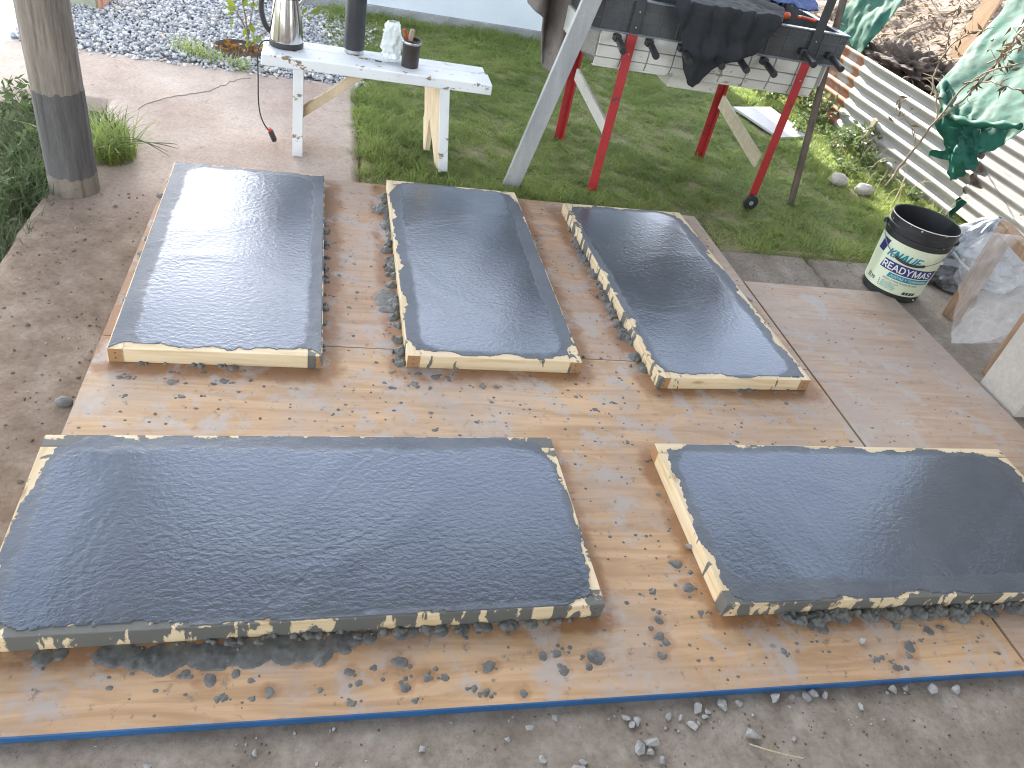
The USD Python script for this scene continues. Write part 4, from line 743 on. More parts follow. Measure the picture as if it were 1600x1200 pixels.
WL = ['leafy weed against the rusty fence sheet, tallest of the row']
for i, (x, y, R_, H, s) in enumerate(WEEDS):
    plant('weed', 'bushy green weed growing along the foot of the corrugated fence', (x, y, -0.03), 90, R_, H, s, 'weed_leaf', 200 + i, 'weeds along the fence foot', 0.42)
# straw and pale grass stalks by the fence
g_ = np.random.default_rng(77); st = []
for _ in range(46):
    x, y = g_.uniform(3.8, 4.2), g_.uniform(1.55, 2.6); hgt = g_.uniform(0.06, 0.26); a = g_.uniform(0, 6.28); ln = g_.uniform(0.2, 0.9)
    st.append(tube(spline([(x, y, -0.03), (x + hgt * ln * 0.3 * math.cos(a), y + hgt * ln * 0.3 * math.sin(a), hgt * 0.6), (x + hgt * ln * math.cos(a), y + hgt * ln * math.sin(a), hgt * (0.9 - 0.4 * ln))], 8), np.linspace(0.0018, 0.0007, 8), 4))
single('dry_stalks', cat_(st), 'straw', 'pale dry grass stalks in the sun by the fence', 'dry grass', kind='stuff')
for i, (x, y, R_, H, s) in enumerate([(-0.80,1.72,.2,.16,.045),(-0.66,1.60,.2,.18,.05),(-0.60,1.25,.16,.14,.05),(-0.50,0.98,.13,.11,.045),(-0.52,0.72,.12,.09,.04)]):
    plant('weed', ['dense small leaved weed at the picture edge left of the pole', 'dense small leaved weed nearest behind the pole on the left', 'weed between the pole and the left picture edge', 'weed in the bed just left of the pole foot', 'low weed in the bed below the slab edge'][i], (x, y, -0.08), 130, R_, H, s, 'weed_leaf', 300 + i, None, 0.45)
for i, (x, y, n_, h_) in enumerate([(-0.52,1.12,260,.20),(-0.47,0.90,260,.16),(-0.44,0.62,160,.12),(-0.62,1.42,240,.20),(-0.47,0.45,120,.10)]):
    grass_thing('grass clump in the soil bed left of the slab edge', (x, y, -0.08), n_, 0.10, h_, 400 + i, 1.0, 0.0045, 'weed_leaf').path
    meta(stage.GetPrimAtPath('/World/grass_clump_%03d' % (used['/World/grass_clump'])), group='grass clumps in the left bed')

# shrub with yellow green leaves at the end of the bench, and the pit it grows from
t = thing('shrub', 'young shrub with yellow green leaves behind the kettle', 'shrub', (0.15, 2.92, -0.02)); g_ = np.random.default_rng(8)
for pts in ([(0.15, 2.92, -0.03), (0.15, 2.91, 0.12), (0.12, 2.88, 0.34), (0.10, 2.86, 0.5)], [(0.15, 2.92, 0.05), (0.18, 2.9, 0.22), (0.22, 2.88, 0.45)], [(0.16, 2.92, 0.02), (0.30, 2.9, 0.15), (0.42, 2.88, 0.22), (0.56, 2.86, 0.30)], [(0.15, 2.92, 0.08), (0.10, 2.9, 0.2), (0.05, 2.88, 0.26)]):
    obj('stem', tube(spline(pts, 12), np.linspace(0.006, 0.002, 12), 6), 'twig', t, smooth=True)
LV = [((0.11, 2.88, .22), (-1, 0, .1), .09), ((0.10, 2.88, .23), (-.7, -.2, .6), .08), ((0.09, 2.88, .21), (-.5, -.4, -.1), .07), ((0.075, 2.87, .19), (-.1, -.1, -1), .075), ((0.13, 2.88, .24), (.5, 0, .8), .07), ((0.14, 2.89, .27), (-.2, 0, 1), .08), ((0.16, 2.89, .25), (.8, -.1, .3), .07), ((0.17, 2.89, .30), (.6, .1, .6), .08), ((0.12, 2.87, .32), (-.7, 0, .5), .08),
      ((0.17, 2.89, .16), (.3, -.6, -.5), .07), ((0.15, 2.9, .13), (-.2, -.6, -.5), .06), ((0.18, 2.9, .10), (.3, -.5, -.6), .07), ((0.15, 2.9, .08), (.1, -.5, -.5), .06), ((0.46, 2.87, .25), (.4, 0, .8), .06), ((0.50, 2.87, .27), (.9, -.2, .3), .07), ((0.53, 2.86, .29), (.8, 0, .5), .06), ((0.56, 2.86, .30), (.9, .1, -.1), .07), ((0.49, 2.87, .26), (.2, -.4, -.6), .05), ((0.54, 2.86, .30), (.1, 0, 1), .06), ((0.20, 2.89, .36), (.6, 0, .6), .08), ((0.22, 2.88, .42), (-.6, 0, .6), .07), ((0.44, 2.88, .23), (-.2, 0, 1), .05),
      ((0.19, 2.90, .07), (.7, -.5, .2), .06), ((0.22, 2.9, .05), (.6, -.5, -.2), .06), ((0.17, 2.88, .04), (-.5, -.7, .1), .06)]
for c, d, s in LV: obj('leaf', leafquads(np.array([c]), np.array([d], float), s, g_, 0.5), 'shrub_leaf', t)
pz = thing('planting_pit', 'dark planting pit with fallen orange leaves at the foot of the shrub', 'pit', (0.10, 2.93, -0.04))
obj('pit', lathe([(0.0, -0.034), (0.07, -0.033), (0.115, -0.02), (0.14, 0.006), (0.16, -0.02)], (0.10, 2.93, 0), 24), 'pit_soil', pz, smooth=True)
g_ = np.random.default_rng(5); q = np.stack([g_.uniform(0.0, 0.2, 26), g_.uniform(2.86, 3.02, 26), g_.uniform(-0.02, 0.012, 26)], 1)
obj('fallen_leaves', leafquads(q, g_.normal(size=(26, 3)) * [1, 1, 0.2], 0.05, g_, 0.5), 'orange_leaf', pz, kind='stuff')

pt = thing('planter', 'grey green planter with terracotta end at the top left', 'planter', (-0.87, 3.47, 0))
obj('box', bx((-0.885, 3.49, 0.10), (0.25, 0.26, 0.25), b=0.012), 'planter_green', pt)
obj('end_band', bx((-0.745, 3.49, 0.10), (0.03, 0.265, 0.255), b=0.008), 'terracotta', pt)

# ------------------------------------------------------------------ bench and what stands on it
ZS = 0.43
b = thing('bench', 'low white painted wooden bench with peeling front edge', 'bench', (0.85, 1.6, Z0))
obj('seat_plank', bx((0.852, 1.560, ZS - 0.013), (1.012, 0.148, 0.026), rotm(rz=-0.072 * 0), b=0.003), 'bench_paint', b)
obj('seat_plank', bx((0.846, 1.690, ZS - 0.0135), (1.004, 0.104, 0.025), b=0.003), 'bench_paint', b)
obj('apron', bx((0.852, 1.4925, ZS - 0.024), (1.012, 0.018, 0.046), b=0.003), 'bench_paint', b)
def endboard(x, lean):
    o = [(1.515, 0.0), (1.565, 0.0), (1.60, 0.09), (1.655, 0.20), (1.70, 0.02), (1.735, 0.0), (1.735, 0.17), (1.72, 0.20), (1.725, 0.42), (1.515, 0.42)]
    m = trimesh.creation.extrude_polygon(Polygon(o), 0.022, engine='earcut'); v = np.array(m.vertices); y, z, d = v[:, 0].copy(), v[:, 1] * (ZS - 0.026 - Z0) / 0.42 + Z0, v[:, 2]
    return np.stack([x + d - lean * (z - Z0) - lean * 2.6 * (y - 1.515), y, z], 1), np.array(m.faces)
for x, ln in ((0.478, 0.0), (1.165, 0.10)):
    e = obj('end_board', endboard(x, ln), 'bench_bare', b)
    obj('leg_strip', beam((x + 0.022, 1.506, Z0), (x + 0.022 - ln * 0.42, 1.506, ZS - 0.047), 0.045, 0.020, (0, 1, 0)), 'bench_paint', b)
obj('brace', beam((0.508, 1.56, 0.165), (0.79, 1.56, 0.395), 0.036, 0.045, (0, 1, 0)), 'bench_bare', b)

k = thing('electric_kettle', 'brushed steel electric kettle with black handle on the bench end', 'kettle', (0.441, 1.645, ZS))
C = (0.441, 1.645, ZS)
obj('body', lathe([(0.0, 0.022), (0.070, 0.022), (0.0715, 0.03), (0.0695, 0.07), (0.066, 0.11), (0.060, 0.15), (0.053, 0.19), (0.051, 0.205), (0.0, 0.206)], C, 48), 'kettle_steel', k, smooth=50)
obj('base', lathe([(0.0, 0.0005), (0.071, 0.0005), (0.0735, 0.004), (0.0735, 0.02), (0.0715, 0.0235), (0.0, 0.0236)], C, 48), 'black_plastic', k, smooth=40)
obj('collar', lathe([(0.0, 0.2), (0.0525, 0.2), (0.0525, 0.216), (0.046, 0.222), (0.0, 0.224)], C, 40), 'black_plastic', k, smooth=40)
obj('lid', lathe([(0.0, 0.222), (0.044, 0.222), (0.040, 0.234), (0.012, 0.238), (0.010, 0.252), (0.0, 0.254)], C, 32), 'black_plastic', k, smooth=40)
obj('handle', tube(spline(np.array([(-0.045, 0, 0.212), (-0.085, 0, 0.212), (-0.103, 0, 0.175), (-0.100, 0, 0.11), (-0.085, 0, 0.07), (-0.064, 0, 0.05)]) + C, 24), 0.0115, 10), 'black_plastic', k, smooth=True)
obj('spout', tube(np.array([(0.045, 0, 0.17), (0.07, 0, 0.205)]) + C, [0.016, 0.011], 10), 'kettle_steel', k, smooth=True)
obj('power_cord', tube(spline([(0.37, 1.645, ZS + 0.01), (0.345, 1.62, ZS + 0.012), (0.328, 1.59, ZS - 0.01), (0.325, 1.57, 0.33), (0.325, 1.565, 0.2), (0.345, 1.58, 0.09), (0.375, 1.60, 0.045)], 40), 0.0032, 6), 'black_plastic', k, smooth=True)
pg = obj('plug', beam((0.372, 1.60, 0.052), (0.392, 1.612, -0.002), 0.026, 0.022, b=0.005), 'black_plastic', k)
obj('plug_collar', beam((0.366, 1.597, 0.062), (0.372, 1.60, 0.050), 0.022, 0.018, b=0.003), 'red_plastic', pg)
obj('pin', tube([(0.389, 1.612, 0.0), (0.392, 1.614, -0.012)], 0.002, 5), 'steel', pg)

f_ = thing('vacuum_flask', 'tall matt black vacuum flask in the middle of the bench', 'flask', (0.735, 1.69, ZS)); C = (0.735, 1.69, ZS)
obj('base_ring', lathe([(0, 0.0005), (0.044, 0.0005), (0.0445, 0.016), (0, 0.0165)], C, 40), 'steel', f_, smooth=40)
obj('body', lathe([(0, 0.0165), (0.0455, 0.0165), (0.0455, 0.25), (0.036, 0.275), (0, 0.276)], C, 44), 'flask_paint', f_, smooth=40)
obj('lid', lathe([(0, 0.276), (0.034, 0.276), (0.034, 0.325), (0.03, 0.33), (0, 0.33)], C, 36), 'black_plastic', f_, smooth=40)

c_ = thing('dark_canister', 'short dark lidless canister with a pale scoop at the right of the bench', 'canister', (0.985, 1.595, ZS)); C = (0.985, 1.595, ZS)
obj('body', lathe([(0, 0.0005), (0.038, 0.0005), (0.039, 0.005), (0.040, 0.112), (0.0415, 0.118), (0.0375, 0.118), (0.036, 0.105), (0, 0.104)], C, 40), 'brown_cup', c_, smooth=40)
obj('rim', lathe([(0.0405, 0.100), (0.0425, 0.103), (0.0425, 0.108), (0.0405, 0.111)], C, 40), 'steel', c_, smooth=40)
obj('scoop', bx((0.98, 1.60, ZS + 0.130), (0.022, 0.018, 0.060), rotm(0.1, 0.12, 0.3), 0.005), 'yerba', c_)
obj('spoon_handle', tube([(0.967, 1.595, ZS + 0.10), (0.945, 1.59, ZS + 0.155)], 0.006, 6), 'red_plastic', c_)
# crumpled white bag standing on the bench
def bagshape(C, prof, seed, amp=0.12, n=44, m=26, sq=(1, 1)):
    zs = np.linspace(0, 1, m); a = np.arange(n) * 2 * np.pi / n; r = np.interp(zs, [p[0] for p in prof], [p[1] for p in prof]); z = np.interp(zs, [p[0] for p in prof], [p[2] for p in prof])
    Q = np.stack([np.cos(a)[None] * 1.6 + 0 * zs[:, None], np.sin(a)[None] * 1.6 + 0 * zs[:, None], zs[:, None] * 2.0 + 0 * a[None]], -1)
    k = 1 + amp * (fbm(Q * 1.3 + seed, 4, seed) - 0.5) * 2 + amp * 0.7 * (np.abs(fbm(Q * 2.2 + 9 + seed, 3, seed + 1) - 0.5) * 4 - 0.6)
    v = np.stack([r[:, None] * k * np.cos(a) * sq[0], r[:, None] * k * np.sin(a) * sq[1], z[:, None] + 0 * a[None] + 0.02 * r[:, None] * (k - 1)], -1).reshape(-1, 3)
    f = [[i * n + j, i * n + (j + 1) % n, (i + 1) * n + (j + 1) % n, (i + 1) * n + j] for i in range(m - 1) for j in range(n)]
    return v + np.array(C), np.array(f)
w = thing('plastic_bag', 'crumpled thin white plastic bag beside the dark canister', 'plastic bag', (0.885, 1.65, ZS))
obj('bag', bagshape((0.90, 1.655, ZS), [(0, 0.0, 0.005), (0.06, 0.05, 0.002), (0.16, 0.046, 0.03), (0.5, 0.046, 0.09), (0.85, 0.038, 0.15), (1.0, 0.024, 0.165)], 3, 0.5), 'white_film', w, smooth=True)
obj('loose_end', cloth([(0.775, 1.60), (0.80, 1.64), (0.86, 1.67), (0.94, 1.66), (0.95, 1.60), (0.93, 1.575), (0.86, 1.57), (0.80, 1.58)], lambda a, b_: np.stack([a, b_, ZS + 0.006 + 0.02 * fbm(np.stack([a, b_, 0 * a], -1) * 22, 3, 5)], -1), 0.008, 0.001), 'white_film', w, smooth=True)
single('pen', bx((0.842, 1.565, ZS + 0.012), (0.03, 0.008, 0.006), rotm(rz=-0.2)), 'ink_black', 'small black clip lying on the white bag', 'clip')

# ------------------------------------------------------------------ the old foosball table
ft = thing('foosball_table', 'old table football case with black sides, white shell and red legs', 'game table', (2.36, 1.79, Z0))
def shellring(x0, x1, y0, y1, z, c): return np.array([(x0 + c, y0, z), (x1 - c, y0, z), (x1, y0 + c, z), (x1, y1 - c, z), (x1 - c, y1, z), (x0 + c, y1, z), (x0, y1 - c, z), (x0, y0 + c, z)])
v = np.vstack([shellring(1.80, 2.94, 1.490, 2.09, 0.587, 0.05), shellring(1.745, 2.995, 1.478, 2.10, 0.625, 0.05), shellring(1.745, 2.995, 1.478, 2.10, 0.742, 0.05), [(2.36, 1.79, 0.587), (2.36, 1.79, 0.742)]])
fs = [[r * 8 + i, r * 8 + (i + 1) % 8, r * 8 + 8 + (i + 1) % 8] for r in range(2) for i in range(8)] + [[r * 8 + i, r * 8 + 8 + (i + 1) % 8, r * 8 + 8 + i] for r in range(2) for i in range(8)] + [[24, (i + 1) % 8, i] for i in range(8)] + [[25, 16 + i, 16 + (i + 1) % 8] for i in range(8)]
obj('white_shell', (v, np.array(fs)), 'shell_groove', ft)
xe = np.linspace(1.80, 2.94, 10)
for i in range(9):
    for z0_, z1_ in ((0.628, 0.676), (0.681, 0.738)): obj('shell_panel', bx(((xe[i] + xe[i + 1]) / 2, 1.475, (z0_ + z1_) / 2), (xe[i + 1] - xe[i] - 0.006, 0.010, z1_ - z0_), b=0.002), 'shell_white', ft)
    R = rotm(rx=math.atan2(0.012, 0.038)); obj('shell_panel', bx(((xe[i] + xe[i + 1]) / 2, 1.4815, 0.606), (xe[i + 1] - xe[i] - 0.006, 0.008, 0.036), R, 0.002), 'shell_white', ft)
obj('shell_end', bx((1.742, 1.79, 0.683), (0.012, 0.52, 0.112), b=0.002), 'shell_white', ft); obj('shell_end', bx((2.998, 1.79, 0.683), (0.012, 0.52, 0.112), b=0.002), 'shell_white', ft)
obj('bottom_rim', bx((2.37, 1.487, 0.5855), (1.14, 0.016, 0.007), b=0.002), 'shell_white', ft)
obj('case_side', bx((2.38, 1.480, 0.812), (1.26, 0.028, 0.134), b=0.003), 'case_black', ft); obj('case_side', bx((2.38, 2.10, 0.812), (1.26, 0.028, 0.134), b=0.003), 'case_black', ft)
obj('case_side', bx((1.766, 1.79, 0.812), (0.028, 0.59, 0.134), b=0.003), 'case_black', ft); obj('case_side', bx((2.994, 1.79, 0.812), (0.028, 0.59, 0.134), b=0.003), 'case_black', ft)
obj('playing_field', bx((2.38, 1.79, 0.765), (1.19, 0.59, 0.01)), 'field_green', ft)
for i in range(14): obj('case_rib', bx((1.79 + i * 0.0908, 1.4645, 0.812), (0.006, 0.006, 0.126), b=0.0015), 'case_rib', ft)
for z in (0.79, 0.838): obj('case_rail', bx((2.38, 1.4655, z), (1.25, 0.006, 0.005), b=0.0015), 'case_rib', ft)
obj('case_trim', bx((2.38, 1.478, 0.882), (1.27, 0.034, 0.007), b=0.002), 'case_trim', ft); obj('case_trim', bx((2.38, 1.476, 0.744), (1.27, 0.040, 0.008), b=0.002), 'case_trim', ft)
obj('case_trim', bx((2.994, 1.79, 0.882), (0.034, 0.58, 0.007), b=0.002), 'case_trim', ft)
def legpart(x, y, z0, z1, front, mat, nm):
    s = -1 if front else 1
    ms = [bx((x, y + s * 0.0, (z0 + z1) / 2), (0.046, 0.005, z1 - z0), b=0.0015), bx((x + 0.0205, y - s * 0.0205 * 1.0, (z0 + z1) / 2), (0.005, 0.036, z1 - z0), b=0.0015)]
    return obj(nm, cat_(ms), mat, ft)
for x, y, fr in ((1.945, 1.452, True), (2.835, 1.452, True), (1.915, 2.128, False), (2.80, 2.128, False)):
    lg = legpart(x, y, Z0 + (0.02 if (x > 2.5 and fr) else 0.0), 0.741, fr, 'red_paint', 'leg')
    up = legpart(x, y - (0.002 if fr else -0.002), 0.748, 1.12, fr, 'leg_black', 'leg_top')
    for z in (0.66, 0.775, 0.84): obj('rivet', blob((x + 0.004, y - (0.0045 if fr else -0.0045), z), (0.0045, 0.003, 0.0045), 1, 1, 0.0), 'steel', ft)
for x, y in ((2.83, 1.452),):
    wv, wf = lathe([(0.008, -0.011), (0.030, -0.011), (0.040, -0.008), (0.042, 0.0), (0.040, 0.008), (0.030, 0.011), (0.008, 0.011)], (0, 0, 0), 28)
    wv = wv @ rotm(rx=math.pi / 2).T + [x - 0.005, y - 0.022, Z0 + 0.045]
    wh = obj('wheel', (wv, wf), 'rubber_black', ft, smooth=40)
    hv, hf = lathe([(0, -0.013), (0.012, -0.013), (0.012, 0.013), (0, 0.013)], (0, 0, 0), 16); obj('hub', (hv @ rotm(rx=math.pi / 2).T + [x - 0.005, y - 0.022, Z0 + 0.045], hf), 'aluminium', wh)
obj('cross_plank', beam((1.93, 2.10, 0.36), (1.955, 1.475, 0.285), 0.016, 0.065, (0, 0, 1)), 'white_plank', ft, label='worn white plank between the left legs')
obj('cross_plank', beam((2.815, 2.10, 0.325), (2.80, 1.475, 0.235), 0.016, 0.075, (0, 0, 1)), 'timber_cream', ft, label='cream plank between the right legs')
for x in (1.875, 2.03, 2.19, 2.35, 2.475, 2.615, 2.79, 2.935):
    z = 0.722 if x < 2.7 else 0.79
    rd = obj('rod', tube([(x, 1.475, z), (x, 1.32, z - 0.012)], 0.006, 8), 'steel', ft, smooth=40)
    pts = np.stack([np.full(9, x) - np.linspace(0, 0.012, 9), np.linspace(1.415, 1.295, 9), z - 0.004 - np.linspace(0, 0.012, 9)], 1)
    obj('grip', tube(pts, [0.012, 0.0155, 0.0140, 0.0155, 0.0140, 0.0155, 0.0150, 0.0165, 0.0150], 14), 'rubber_black', ft, smooth=35)
    obj('bearing', bx((x - 0.002, 1.446, z), (0.034, 0.040, 0.030), b=0.005), 'rubber_black', ft)
obj('under_tray', bx((2.35, 1.72, 0.545), (0.26, 0.34, 0.06), b=0.004), 'shell_white', ft)

def fold(a, b, s, sd): return fbm(np.stack([a * s[0], b * s[1], 0 * a], -1) + 11, 4, sd) - 0.5
def jk(a, s):
    r = np.clip(s, None, 0.90); over = np.maximum(s - 0.90, 0); f1 = fold(a, s, (16, 4), 3); f2 = np.abs(fold(a, s, (9, 6), 6)) * 2
    y = 1.405 + over * 1.15 - 0.05 * f1 - 0.035 * f2; z = r + np.where(over > 0, 0.035 * f2 + 0.015, 0)
    return np.stack([a + 0.01 * f2, y - 0.03 * np.exp(-((s - 0.90) / 0.06) ** 2) * 0, z], -1)
JK = [(2.04, 1.30), (2.03, 1.05), (2.077, 0.913), (2.155, 0.764), (2.19, 0.66), (2.24, 0.585), (2.268, 0.575), (2.305, 0.595), (2.334, 0.661), (2.386, 0.697), (2.457, 0.727), (2.52, 0.753), (2.551, 0.82), (2.60, 0.90), (2.70, 1.10), (2.80, 1.30)]
single('jacket', cloth(JK, jk, 0.010, 0.008), 'cloth_black', 'crumpled black jacket thrown over the table football case', 'jacket', smooth=True)
GY = [(1.52, 0.95), (1.537, 0.806), (1.560, 0.70), (1.585, 0.685), (1.634, 0.66), (1.66, 0.563), (1.685, 0.44), (1.700, 0.408), (1.74, 0.402), (1.770, 0.418), (1.775, 0.47), (1.757, 0.576), (1.761, 0.697), (1.764, 0.80), (1.77, 0.95)]
single('jacket', cloth(GY, lambda a, s: np.stack([a, 1.92 + 0.07 * fold(a, s, (30, 3), 13) + 0.05 * np.sin(a * 45 + 2 * s), s], -1), 0.009, 0.012), 'cloth_grey', 'brownish grey garment hanging from the left end of the game table', 'jacket', smooth=True)
BL = [(2.70, 1.62), (2.88, 1.60), (2.93, 1.78), (2.86, 2.0), (2.68, 1.95)]
single('blue_cloth', cloth(BL, lambda a, b_: np.stack([a, b_, 0.93 + 0.09 * (fbm(np.stack([a, b_, 0 * a], -1) * 12, 4, 4) - 0.3)], -1), 0.012, 0.006), 'cloth_blue', 'blue cloth bundled inside the right end of the game table', 'cloth', smooth=True)
o_ = thing('orange_tool', 'orange handled tool lying in the open game table', 'tool', (2.75, 1.6, 0.78))
obj('handle', tube([(2.66, 1.575, 0.895), (2.72, 1.60, 0.902), (2.745, 1.61, 0.9)], [0.012, 0.017, 0.014], 12), 'orange_plastic', o_, smooth=True)
obj('bar', tube([(2.80, 1.62, 0.90), (2.86, 1.70, 0.89), (2.96, 1.72, 0.88)], 0.008, 8), 'orange_plastic', o_, smooth=True)

# ------------------------------------------------------------------ leaning bar and pole
lb = thing('screed_bar', 'long grey aluminium bar leaning against the left corner of the game table', 'metal bar', (1.515, 1.41, Z0))
d0, d1 = np.array([1.513, 1.40, Z0]), np.array([1.79, 1.425, 1.20])
ax_ = (d1 - d0) / np.linalg.norm(d1 - d0); sidev = np.cross([0, 1, 0], ax_); sidev /= np.linalg.norm(sidev)
obj('face', beam(d0, d1, 0.080, 0.004, (0, 1, 0), 0.001), 'aluminium', lb)
for s in (-1, 1): obj('flange', beam(d0 + sidev * s * 0.038 + [0, 0.014, 0], d1 + sidev * s * 0.038 + [0, 0.014, 0], 0.004, 0.024, (0, 1, 0), 0.001), 'aluminium', lb)
single('steel_pole', tube([(3.156, 1.553, -0.06), (3.10, 1.63, 0.5), (3.03, 1.70, 1.1), (2.96, 1.77, 1.7)], 0.0185, 14), 'brown_steel', 'thin brown steel pole leaning behind the right red leg', 'pole', smooth=40)

# ------------------------------------------------------------------ corrugated fence, net, mound
def corr(y0, y1, H, x0, lean, zb=-0.06, pitch=0.076, amp=0.0115, ph=0.0, wob=0):
    """A corrugated sheet standing on edge, its waves running along y."""
    s = np.linspace(0, H, int(H / pitch * 12) + 1); c = 1 / math.hypot(1, lean); wv = amp * np.sin(s * 2 * np.pi / pitch + ph)
    prof = np.stack([x0 + s * lean * c - wv * c, zb + s * c + wv * lean * c], 1); prof2 = prof + [0.0012 * c, -0.0012 * lean * c]
    ysv = np.linspace(y0, y1, 14); ring = np.vstack([prof, prof2[::-1]]); m = len(ring)
    v = np.concatenate([np.stack([ring[:, 0] + wob * math.sin(yy * 3.1), 0 * ring[:, 0] + yy, ring[:, 1]], 1) for yy in ysv]); f = []
    for i in range(len(ysv) - 1):
        for j in range(m): k = (j + 1) % m; f.append([i * m + j, (i + 1) * m + j, (i + 1) * m + k, i * m + k])
    f = np.array(f); cap = []
    h_ = m // 2
    for e in (0, (len(ysv) - 1) * m):
        for j in range(h_ - 1): cap.append([e + j, e + j + 1, e + m - 2 - j, e + m - 1 - j])
    return v, np.vstack([f, np.array(cap)])
single('corrugated_sheet', corr(1.585, 2.98, 0.565, 4.215, 0.0), 'zinc_pale', 'pale corrugated sheet of the low fence, sunlit stripes along it', 'metal sheet', smooth=40)
single('corrugated_sheet', corr(2.86, 4.05, 0.56, 4.234, 0.0, ph=0.4), 'zinc_rust', 'rusty red corrugated sheet at the far end of the fence', 'metal sheet', smooth=40)
single('corrugated_sheet', corr(0.55, 1.925, 0.85, 4.352, 0.66, zb=-0.01, ph=1.0), 'zinc_grey', 'grey corrugated sheet leaning back under the green net', 'metal sheet', smooth=40)
single('fence_stake', beam((4.195, 2.60, -0.05), (4.20, 2.56, 0.22), 0.04, 0.02, (1, 0, 0)), 'timber_cream', 'pale wooden stake before the corrugated fence', 'stake')
NT = [(2.8, 1.75), (2.627, 1.368), (2.554, 1.204), (2.442, 1.049), (2.349, 0.919), (2.287, 0.805), (2.224, 0.68), (2.16, 0.565), (2.08, 0.53), (1.969, 0.502), (1.931, 0.401), (1.83, 0.31), (1.878, 0.232), (1.756, 0.277), (1.70, 0.22), (1.632, 0.194), (1.597, 0.237), (1.552, 0.32), (1.552, 0.384), (1.485, 0.496), (1.435, 0.629), (1.30, 0.70), (1.0, 0.78), (0.8, 0.82), (0.8, 1.75)]
def netf(y, z):
    f1 = fold(y, z, (4, 6), 23); f2 = np.abs(fold(y * 0.8 + z, z * 0.8 - y, (3.0, 14), 26)) * 2.2; low = ss(0.62, 0.35, z); ov = np.maximum(z - 0.50, 0)
    return np.stack([4.165 + 0.78 * ov ** 1.05 - 0.15 * f2 * (0.09 + 0.91 * low) + 0.02 * low - 0.06 * f1, y + 0.03 * f1, z + 0.03 * f2 * low], -1)
t = thing('shade_net', 'crumpled green shade net hanging over the corrugated sheets', 'net', (4.5, 1.7, 0))
obj('net', cloth(NT, netf, 0.018, 0.003), 'net_green', t, smooth=True)
rope = spline([(4.22, 2.16, 0.60), (4.16, 2.05, 0.555), (4.13, 1.93, 0.51), (4.12, 1.80, 0.50), (4.14, 1.62, 0.54), (4.17, 1.42, 0.61)], 30)
obj('rolled_edge', tube(rope, 0.020 + 0.007 * np.sin(np.arange(30) * 1.3), 10), 'net_green', t, smooth=True)
FL = [(1.58, -0.02), (1.75, -0.02), (1.80, 0.05), (1.72, 0.11), (1.60, 0.09)]
single('net_scrap', cloth(FL, lambda y, z: np.stack([4.24 + 0.5 * z + 0.05 * fold(y, z, (20, 12), 5), y, z + 0.01], -1), 0.012, 0.003), 'net_green', 'scrap of green net on the ground behind the bucket', 'net', smooth=True)
TP = [(3.50, 0.30), (3.85, 0.30), (3.95, 0.55), (3.95, 1.1), (3.3, 1.1), (3.42, 0.6)]
single('green_tarp', cloth(TP, lambda y, z: np.stack([4.42 + 0.2 * z + 0.08 * fold(y, z, (8, 5), 8), y, z], -1), 0.02, 0.003), 'net_green', 'green tarpaulin behind the right end of the game table', 'tarpaulin', smooth=True)

def moundz(X, Y):
    return -0.06 + 0.46 * ss(4.28, 4.5, X) + 0.62 * ss(4.45, 6.2, X) + 0.16 * n2(X, Y, 2.6, 51) + 0.10 * n2(X, Y, 8, 52) - 0.25 * ss(2.4, 1.6, Y)
obj('earth_bank', gridmesh(np.arange(4.30, 7.6, 0.045), np.arange(1.2, 7.0, 0.045), moundz), 'mound_soil', smooth=True, kind='structure', label='bank of bare brown earth behind the fence', cat='bank')
single('stump', blob((4.74, 3.2, 0.40), (0.25, 0.42, 0.16), 4, 5, 0.6, 5.0), 'charred', 'dark charred stump on the bank behind the fence', 'stump', smooth=True)
single('board', beam((4.95, 3.05, 0.45), (5.25, 3.30, 1.05), 0.13, 0.02, (0.9, 0.3, 0)), 'orange_board', 'orange brown board standing on the earth bank', 'board')
g_ = np.random.default_rng(91); q = np.stack([g_.uniform(4.45, 6.4, 1500), g_.uniform(2.2, 4.6, 1500), 0 * np.zeros(1500)], 1); q[:, 2] = moundz(q[:, 0], q[:, 1]) + 0.012
obj('dead_leaves', leafquads(q, g_.normal(size=(1500, 3)) * [1, 1, 0.35], g_.uniform(0.02, 0.06, 1500), g_, 0.45), 'dry_leaf', kind='stuff', label='dry leaves littering the earth bank', cat='dead leaves')
st = []
for _ in range(150):
    x, y = g_.uniform(4.5, 6.0), g_.uniform(2.3, 4.4); z = float(moundz(np.array(x), np.array(y))) + 0.01; a = g_.uniform(0, 6.28); l_ = g_.uniform(0.08, 0.35); up = g_.uniform(0, 0.5) * l_
    st.append(tube(spline([(x, y, z), (x + l_ * 0.5 * math.cos(a), y + l_ * 0.5 * math.sin(a), z + up * 0.7 + 0.01), (x + l_ * math.cos(a + 0.3), y + l_ * math.sin(a + 0.3), z + up)], 6), np.linspace(0.005, 0.002, 6), 5))
obj('dead_sticks', cat_(st), 'straw', kind='stuff', label='dead sticks lying on the earth bank', cat='sticks')

